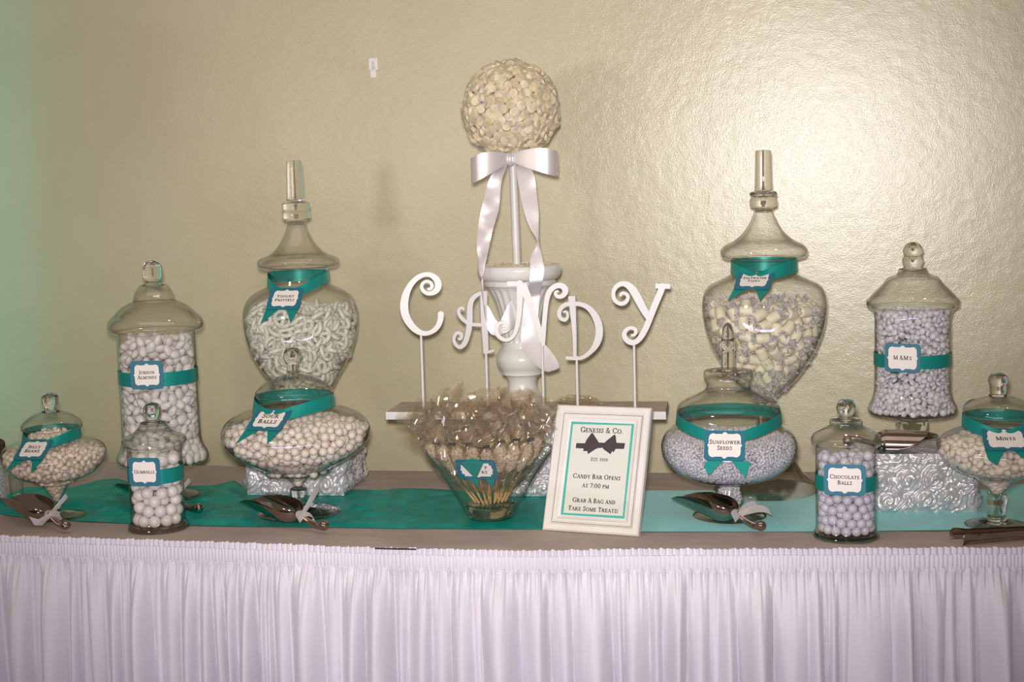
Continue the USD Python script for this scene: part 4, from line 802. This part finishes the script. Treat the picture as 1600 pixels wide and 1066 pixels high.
where = ['far left front', 'left front', 'left of the tag', 'above the tag', 'centre front', 'right of the tag', 'right front', 'far right front', 'rightmost edge', 'left rim', 'second row left', 'second row, left of centre', 'middle of the pile', 'second row, right of centre', 'second row right', 'right rim', 'back left', 'back centre', 'back right']
zrim = out_[-1, 1]; Rrim = out_[-1, 0]; zb0 = z_at(BB, 785)
for k, (lx, dy, up) in enumerate(spots):
    head = BB + br * (lx * (.86 if lx < 0 else .78) - .035) * Rrim + bt * dy * Rrim * .76; head[2] = zrim + (.004 + up * .0012) + rs.uniform(-.004, .004)
    foot = BB + br * lx * .034 + bt * dy * .030; foot[2] = zb0 + .004
    ax = head - foot; Ln = np.linalg.norm(ax); ax /= Ln; a1 = np.cross(ax, [.3, .2, .9]); a1 /= np.linalg.norm(a1); a2 = np.cross(ax, a1)
    t = Thing('rock_candy_stick', f'cellophane wrapped rock candy stick in the glass bowl, {where[k]}', 'candy stick', foot, 'wrapped rock candy sticks in the bowl')
    t.part('wooden_stick', tube([foot, head - ax * .02], .0023, 8), 'stick_wood')
    z = np.linspace(0, 1, 22); an = np.linspace(0, 2 * np.pi, 24, endpoint=False)
    rad = .0138 * np.minimum(1, np.sin(np.pi * np.clip(z * .96 + .02, 0, 1)) ** .35)[:, None] * (1 + .30 * rs.uniform(-.6, 1, (22, 24)))
    zz = (z * .072 - .052)[:, None] * np.ones(24); cv = head + ax * zz[..., None] + rad[..., None] * (np.cos(an)[None, :, None] * a1 + np.sin(an)[None, :, None] * a2)
    t.part('rock_candy', (cv.reshape(-1, 3), grid_faces(22, 24, True)), 'rock_sugar', smooth=False)
    nz, na = 30, 26; zz = np.linspace(-.105, .092, nz); an = np.linspace(0, 2 * np.pi, na, endpoint=False)
    prof_ = np.interp(zz, [-.105, -.075, -.045, .015, .027, .034, .042, .058, .075, .092], [.010, .020, .0200, .0185, .0090, .0055, .0085, .026, .036, .040])
    fold = np.clip((zz - .032) / .02, 0, 1)[:, None]; q = np.stack([np.cos(an)[None] * 1.3 + 0 * zz[:, None], np.sin(an)[None] * 1.3 + 0 * zz[:, None], zz[:, None] * 34 + 0 * an[None]], -1)
    rad = prof_[:, None] * (1 + .75 * noise(q, 1.1, k) + .40 * noise(q, 2.6, k + 50) * (.4 + .6 * fold)) + rs.uniform(-1, 1, (nz, na)) * (.0007 + .0026 * fold) * (zz[:, None] > -.09)
    bend = (rs.normal(0, .014, 2))[None] * np.clip((zz - .03) / .06, 0, 1)[:, None]; zw = zz[:, None] + .022 * fold ** 2 * noise(q * [1, 1, .2], 1.3, k + 77) * 2
    g = rs.uniform(-.7, .7); e1 = (br * math.cos(g) + bt * math.sin(g)); e1 = e1 - ax * e1.dot(ax); e1 /= np.linalg.norm(e1); e2 = np.cross(ax, e1); fl_ = (1 - .62 * fold)[..., None]
    cv = head + ax * zw[..., None] + (bend[:, :1] * a1 + bend[:, 1:] * a2)[:, None] + rad[..., None] * (np.cos(an)[None, :, None] * e1 * (1 + .15 * fold[..., None]) + np.sin(an)[None, :, None] * e2 * fl_)
    wr = t.part('wrapper', (cv.reshape(-1, 3), grid_faces(nz, na, True)), 'cellophane', smooth=12)
    c = head + ax * .034; g = rs.uniform(0, 6); dd = (a1 * math.cos(g) + a2 * math.sin(g))
    side = bt * .0075; t.part('twist_tie', tube([c + side - br * .008 - [0, 0, rs.uniform(-.005, .005)], c + side * 1.1, c + side + br * .008], .0024, 6), 'black_plastic', wr)

# crumpled clear bag lying on the plank behind the sign
Pb = at_plane(905, 632, np.array([0, PY0 + .075, 0]), np.array([0, 1.0, 0])); Pb[2] = ZP
v, f = ball(4); q = v * np.array([.052, .028, .017]); q = q * (1 + .7 * noise(v, 3, 2) + .5 * noise(v, 7, 5))[:, None]; q[:, 2] = np.maximum(q[:, 2], -.0065); q[:, 2] += .0068
single('cellophane_bag', (q + Pb, f), 'cellophane', 'crumpled empty cellophane bag lying on the plank behind the sign', 'bag', Pb, smooth=25)

# ================================================================ FRAMED SIGN
BL, BRr = at(846.3, 827.2, ZB + .001), at(996.7, 837.8, ZB + .001); fu = (BRr - BL) / np.linalg.norm(BRr - BL); fw = np.linalg.norm(BRr - BL); fh = .2752
hn = np.array([fu[1], -fu[0], 0]); la = math.radians(23.99); fv = np.array([0, 0, math.cos(la)]) - hn * math.sin(la); fn = np.cross(fu, fv)
fr = Thing('picture_frame', 'white stepped picture frame holding the candy bar sign, leaning on its stand', 'picture frame', (BL + BRr) / 2)
FP = lambda x, y, z: BL + fu * x + fv * y + fn * z
fd = .018; mo = [(0, -fd), (0, -.004), (.003, -.0006), (.013, 0), (.016, -.002), (.0185, -.0052), (.0205, -.0052), (.0215, -.0035), (.026, -.0035), (.029, -.0065), (.0335, -.0085), (.0355, -.0085), (.0355, -fd)]
corners = [(0, 0), (fw, 0), (fw, fh), (0, fh)]; sg = [(1, 1), (-1, 1), (-1, -1), (1, -1)]
for k in range(4):
    rows = []
    for (c, g) in ((corners[k], sg[k]), (corners[(k + 1) % 4], sg[(k + 1) % 4])): rows.append([FP(c[0] + g[0] * d, c[1] + g[1] * d, z) for d, z in mo])
    v = np.array(rows).reshape(-1, 3); nm_ = len(mo); f = grid_faces(2, nm_, True)[:, ::-1]; f = np.vstack([f[:, [0, 1, 2]], f[:, [0, 2, 3]]])
    fr.part('frame_rail', (v, f), 'frame_paint', smooth=25)
def flat(poly, h, z): return place_flat(poly, h, FP(0, 0, z), fu, fv, fn)
ins = lambda d: sbox(d, d, fw - d, fh - d)
fr.part('groove', flat(ins(.0180).difference(ins(.0190)), .0006, -.0052), 'frame_groove', smooth=False, label='thin brown line round the moulding')
fr.part('backing', flat(ins(.030), .003, -.0125), 'wood_board', smooth=False)
bo = fr.part('border_paper', flat(ins(.034), .0006, -.0095), 'border_paper', smooth=False, label='teal paper border around the white sheet')
x0, x1, y0, y1 = .0405, fw - .0405, .0405, fh - .0405
shp_ = Polygon([(x0 + .001, y0 - .001), (x1 + .0005, y0 + .0005), (x1 - .0005, y1 + .0015), (x0 - .0005, y1 - .0005)])
sh = fr.part('sign_sheet', flat(shp_, .0005, -.0088), 'sheet_paper', smooth=False)
SX, SY = (x0 + x1) / 2, (y1 - y0)
def line(txt, yf, width, dx=0, small=.80):
    s1, w1 = text_shape(txt, 1, small); cap = width / w1
    fr.part('lettering', flat(affinity.translate(affinity.scale(s1, cap, cap, origin=(0, 0)), SX + dx, y1 - yf * SY - cap * .5), .0003, -.0083), 'ink', sh, smooth=False)
wd = x1 - x0
line('GENESIS & CO.', .060, wd * .72); line('^E^S^T. 1999', .392, wd * .29, .002, 1); line('CANDY BAR OPENS', .585, wd * .80); line('~AT 7:00 ~PM', .685, wd * .45); line('GRAB A BAG ~AND', .852, wd * .72); line('TAKE SOME TREATS!', .945, wd * .84)
e = wd / 415; tiep = [(-168, -14), (-108, -14), (-98, 12), (-70, 58), (-62, 60), (-24, 12), (-12, -4), (30, -4), (42, 10), (92, 55), (100, 52), (112, 0), (172, 0), (168, -36), (112, -38), (98, -62), (88, -52), (80, -76), (30, -46), (20, -34), (-18, -40), (-32, -48), (-78, -82), (-84, -62), (-112, -64), (-112, -46), (-168, -46)]
fr.part('bow_tie_print', flat(affinity.translate(Polygon([(x * e, y * e) for x, y in tiep]).buffer(.0006), SX, y1 - .218 * SY + .004), .0003, -.0083), 'tie_print', sh, smooth=False, label='dark bow tie printed on the sheet')
st0 = FP(fw / 2, fh * .62, -fd); g0 = st0 - hn * 0 + np.array([0, 0, 0]); g1 = FP(fw / 2, 0, 0) - hn * .17; g1[2] = ZB + .001
fr.part('easel_stand', slab(np.array([st0 - fu * .02, (st0 + g1) / 2 - fu * .024, g1 - fu * .028]), np.array([st0 + fu * .02, (st0 + g1) / 2 + fu * .024, g1 + fu * .028]), .003), 'wood_board', smooth=False)

# ================================================================ SCOOPS AND TONGS
def scoop_mesh(Lb, r0):
    n, m = 46, 25; t = np.linspace(0, 1, n); tip = 1 - (1 - t) * 1.0
    r = r0 * (1 - (1 - np.minimum(t / .26, 1)) ** 2.2) ** .5 * (1 - .06 * t); r = np.maximum(r, r0 * .10)
    al = np.radians(np.interp(t, [0, .30, .55, .80, .93, 1], [112, 112, 100, 74, 46, 9])); rows = []
    for k, off in ((1, 0), (-1, .0013)):
        a = np.linspace(-1, 1, m)[None] * al[:, None] * k; q = (r - off)[:, None]
        rows.append(np.stack([(t * Lb)[:, None] + 0 * a + (off if off and 1 else 0) * (t < .03)[:, None], q * np.sin(a), r0 - q * np.cos(a)], -1))
    return np.concatenate(rows, 1).reshape(-1, 3), grid_faces(n, 2 * m, True)
def place_scoop(label, tip, end, L_px=None, zsup=ZB, ribbon=True, roll=0.0, r0=.034, pose=None, frac=.70, lean=.16, tails=1):
    A, B = (at(*end, zsup), at(*tip, zsup)) if pose is None else pose
    d = B - A; Lt = np.linalg.norm(d); d /= Lt; y = np.cross([0, 0, 1.0], d); Lb = Lt * frac; hl = Lt - Lb
    Rr = Ro.from_rotvec(d * roll).as_matrix() @ np.stack([d, y, [0, 0, 1.0]], 1) @ Ro.from_rotvec([0, -lean, 0]).as_matrix()
    O = A + d * hl + np.array([0, 0, 1.0]) * (.0006 + (1.375 * r0 if roll else .012 * math.sin(lean) * 0))
    t = Thing('candy_scoop', label, 'scoop', O)
    body = t.part('scoop_body', xf(scoop_mesh(Lb, r0), Rr, O), 'steel', smooth=True)
    hp = np.array([[.004, 0, r0 * .98], [-hl * .25, 0, r0 * .80], [-hl * .6, 0, r0 * .66], [-hl + .010, 0, .0135 + .16 * (hl + .012)]])
    hnd = t.part('handle', xf(tube(hp, [.0055, .0058, .0068, .0080], 14, 20), Rr, O), 'steel', smooth=40)
    t.part('handle_knob', xf(mv(ball(3, .0125, .0112, .0112), hp[-1]), Rr, O), 'steel', hnd, smooth=True)
    if ribbon:
        K = O + Rr @ np.array([-.006, 0, r0 * .92]); T, R = facing(K); z = np.array([0, 0, 1.0]); a = np.linspace(0, 2 * np.pi, 28)
        ring = K + (np.cos(a)[:, None] * y + np.sin(a)[:, None] * (Rr @ [0, 0, 1.0])) * .0092
        rb = t.part('ribbon', slab(ring - d * .006, ring + d * .006, .0008), 'ribbon_white', smooth=True)
        for p in (RIB[tails]):
            pts = [K + R * x * .0014 + z * h * .0014 + T * dp for x, h, dp, w in p]; wv = [(z * .8 + T * .3 - R * .35) * w * .0014 for *_, w in p]
            c = catm(pts, 26); w = catm(wv, 26); c[:, 2] = np.maximum(c[:, 2], zsup + .004 + np.abs(w[:, 2])); t.part('ribbon_tail', slab(c - w / 2, c + w / 2, .0007), 'ribbon_white', rb, smooth=True)
    return t
RIB = {1: [[(0, 0, .012, 8), (-10, -5, .022, 16), (-24, -14, .030, 20), (-27, -17, .030, 20)], [(0, 0, .012, 8), (10, 4, .022, 16), (16, 1, .026, 16), (12, -4, .018, 12), (0, 0, .012, 8)], [(2, 2, .010, 6), (14, 14, .008, 8), (28, 28, .002, 9)]],
       2: [[(0, 0, .014, 10), (-5, -2, .024, 18), (-2, 2, .020, 20), (3, 0, .014, 12)], [(2, 2, .010, 8), (16, 22, .0, 12), (28, 40, -.02, 13)], [(2, -2, .012, 8), (14, 2, .020, 10), (20, -6, .022, 10), (10, -6, .014, 8)]],
       3: [[(0, 0, .014, 10), (-5, -2, .024, 20), (-2, 2, .020, 20), (3, 0, .014, 12)], [(3, 1, .012, 9), (18, 7, .016, 13), (34, 10, .012, 15), (50, 4, .01, 14)], [(3, 0, .010, 8), (18, 14, .004, 11), (30, 14, -.002, 12)]]}
place_scoop('steel scoop with tied white bow in front of the far left jar', (8, 804), (105, 833), frac=.70, tails=1)
place_scoop('steel scoop half hidden behind the small gumball jar', (184, 781), (313, 806), frac=.66, tails=1)
place_scoop('steel scoop with white ribbon in front of the sour ball jar', (380, 807), (509, 834), frac=.68, tails=2)
place_scoop('steel scoop with white ribbon before the jar with pointed stopper', (1053, 801), (1192, 835), frac=.68, tails=3)
A5 = at(1318, 703, ZBOX_R + .003); B5 = at(1452, 706, ZBOX_R + .003)
place_scoop('steel scoop lying mouth down on the right satin box', None, None, pose=(A5, B5), zsup=ZBOX_R + .003, roll=math.pi, lean=0.0, ribbon=False, r0=.034, frac=.66)
def tong_arm(P, side, hgt):                           # P: centre line on the table, a strip on edge, hollow towards the other arm
    c = catm(P, 60); t = np.gradient(c, axis=0); t /= np.linalg.norm(t, axis=1)[:, None]; nrm_ = np.cross(t, [0, 0, 1.0]) * side
    sdist = np.r_[0, np.cumsum(np.linalg.norm(np.diff(c, axis=0), axis=1))]; hh = hgt * np.interp(sdist, [0, .004, .014, .03, .30], [.94, 1.06, 1.06, .92, .80])
    a = np.linspace(-1, 1, 13); rows = []
    for k, off in ((1, 0), (-1, .0012)):
        zz = (a[None] * k * .5 + .5) * hh[:, None] + .0006; bulge = (.0065 - off) * (1 - np.abs(a[None]) ** 2.2) + .006 * np.exp(-sdist / .010)[:, None] * np.cos(a * 3 * np.pi)[None] ** 2 * .6
        rows.append(c[:, None] + nrm_[:, None] * bulge[..., None] + zz[..., None] * np.array([0, 0, 1.0]))
    return np.concatenate(rows, 1).reshape(-1, 3), grid_faces(60, 26, True)
f0, f1, f2 = at(1503, 853, ZT + .001), at(1600, 844, ZT + .001), at(1712, 838, ZT + .001)
k0, k1, k2 = at(1486, 843, ZT + .001), at(1600, 837, ZT + .001), at(1712, 836, ZT + .001)
tg = Thing('serving_tongs', 'steel serving tongs lying on edge at the front right table corner', 'tongs', f0)
tg.part('arm', tong_arm([f0, (f0 + f1) / 2, f1, f2], 1, .0215), 'steel', smooth=50)
tg.part('arm', tong_arm([k0, (k0 + k1) / 2, k1, k2], -1, .0215), 'steel', smooth=50)
tg.part('hinge_bend', rbox(.02, abs(f2[1] - k2[1]) + .012, .017, .003, (f2 + k2) / 2 + [.006, 0, .009]), 'steel')

# ================================================================ THINGS CUT BY THE LEFT EDGE
CB = at(-22, 782, ZB); cs_ = scale_at(CB)
ct = Thing('woven_container', 'grey woven container with dark brown rim cut off by the left edge', 'container', CB)
rw = 30 * cs_; hw = z_at(CB, 690) - CB[2]
def weave(r, z, a): return r + .0016 * np.sin(a * 26) * np.sign(np.sin((z - CB[2]) * 2 * np.pi / .018)) + .0010 * np.sin((z - CB[2]) * 2 * np.pi / .009)
ct.part('body', mv(lathe(np.c_[np.r_[0, np.full(50, rw), rw - .004, rw - .004, 0], CB[2] + np.r_[0, np.linspace(0, hw * .72, 50), hw * .72, .01, .01]], 120, weave), [CB[0], CB[1], 0]), 'grey_weave')
rimv = lambda r, z, a: r + .0022 * np.sin(a * 18) * (r > rw * .9)
ct.part('rim', mv(lathe(np.c_[[rw - .006, rw + .003, rw + .005, rw + .004, rw - .002, rw - .006], CB[2] + hw * np.array([.70, .70, .80, .97, 1.0, .70])], 120, rimv), [CB[0], CB[1], 0]), 'wicker')
GB = at(27, 778, ZB); gs = scale_at(GB); gh = z_at(GB, 735) - GB[2]; gr = 11.5 * gs
w, _ = shell(np.c_[np.r_[1e-5, gr * .8, gr * .86, np.linspace(gr * .88, gr, 14)], GB[2] + np.r_[0, 0, .002, np.linspace(.004, gh, 14)]], .002, GB[2] + .007, 40)
gl = Thing('glass_tumbler', 'small clear glass tumbler behind the far left jar', 'glass', GB); gl.part('wall', mv(w, [GB[0], GB[1], 0]), 'jar_glass')
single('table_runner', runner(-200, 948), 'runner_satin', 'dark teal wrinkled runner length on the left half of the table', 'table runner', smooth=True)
single('table_runner', runner(925, 1800, .0008), 'runner_sheen', 'lighter teal runner length with satin sheen in its colour, right half of the table', 'table runner', smooth=True)
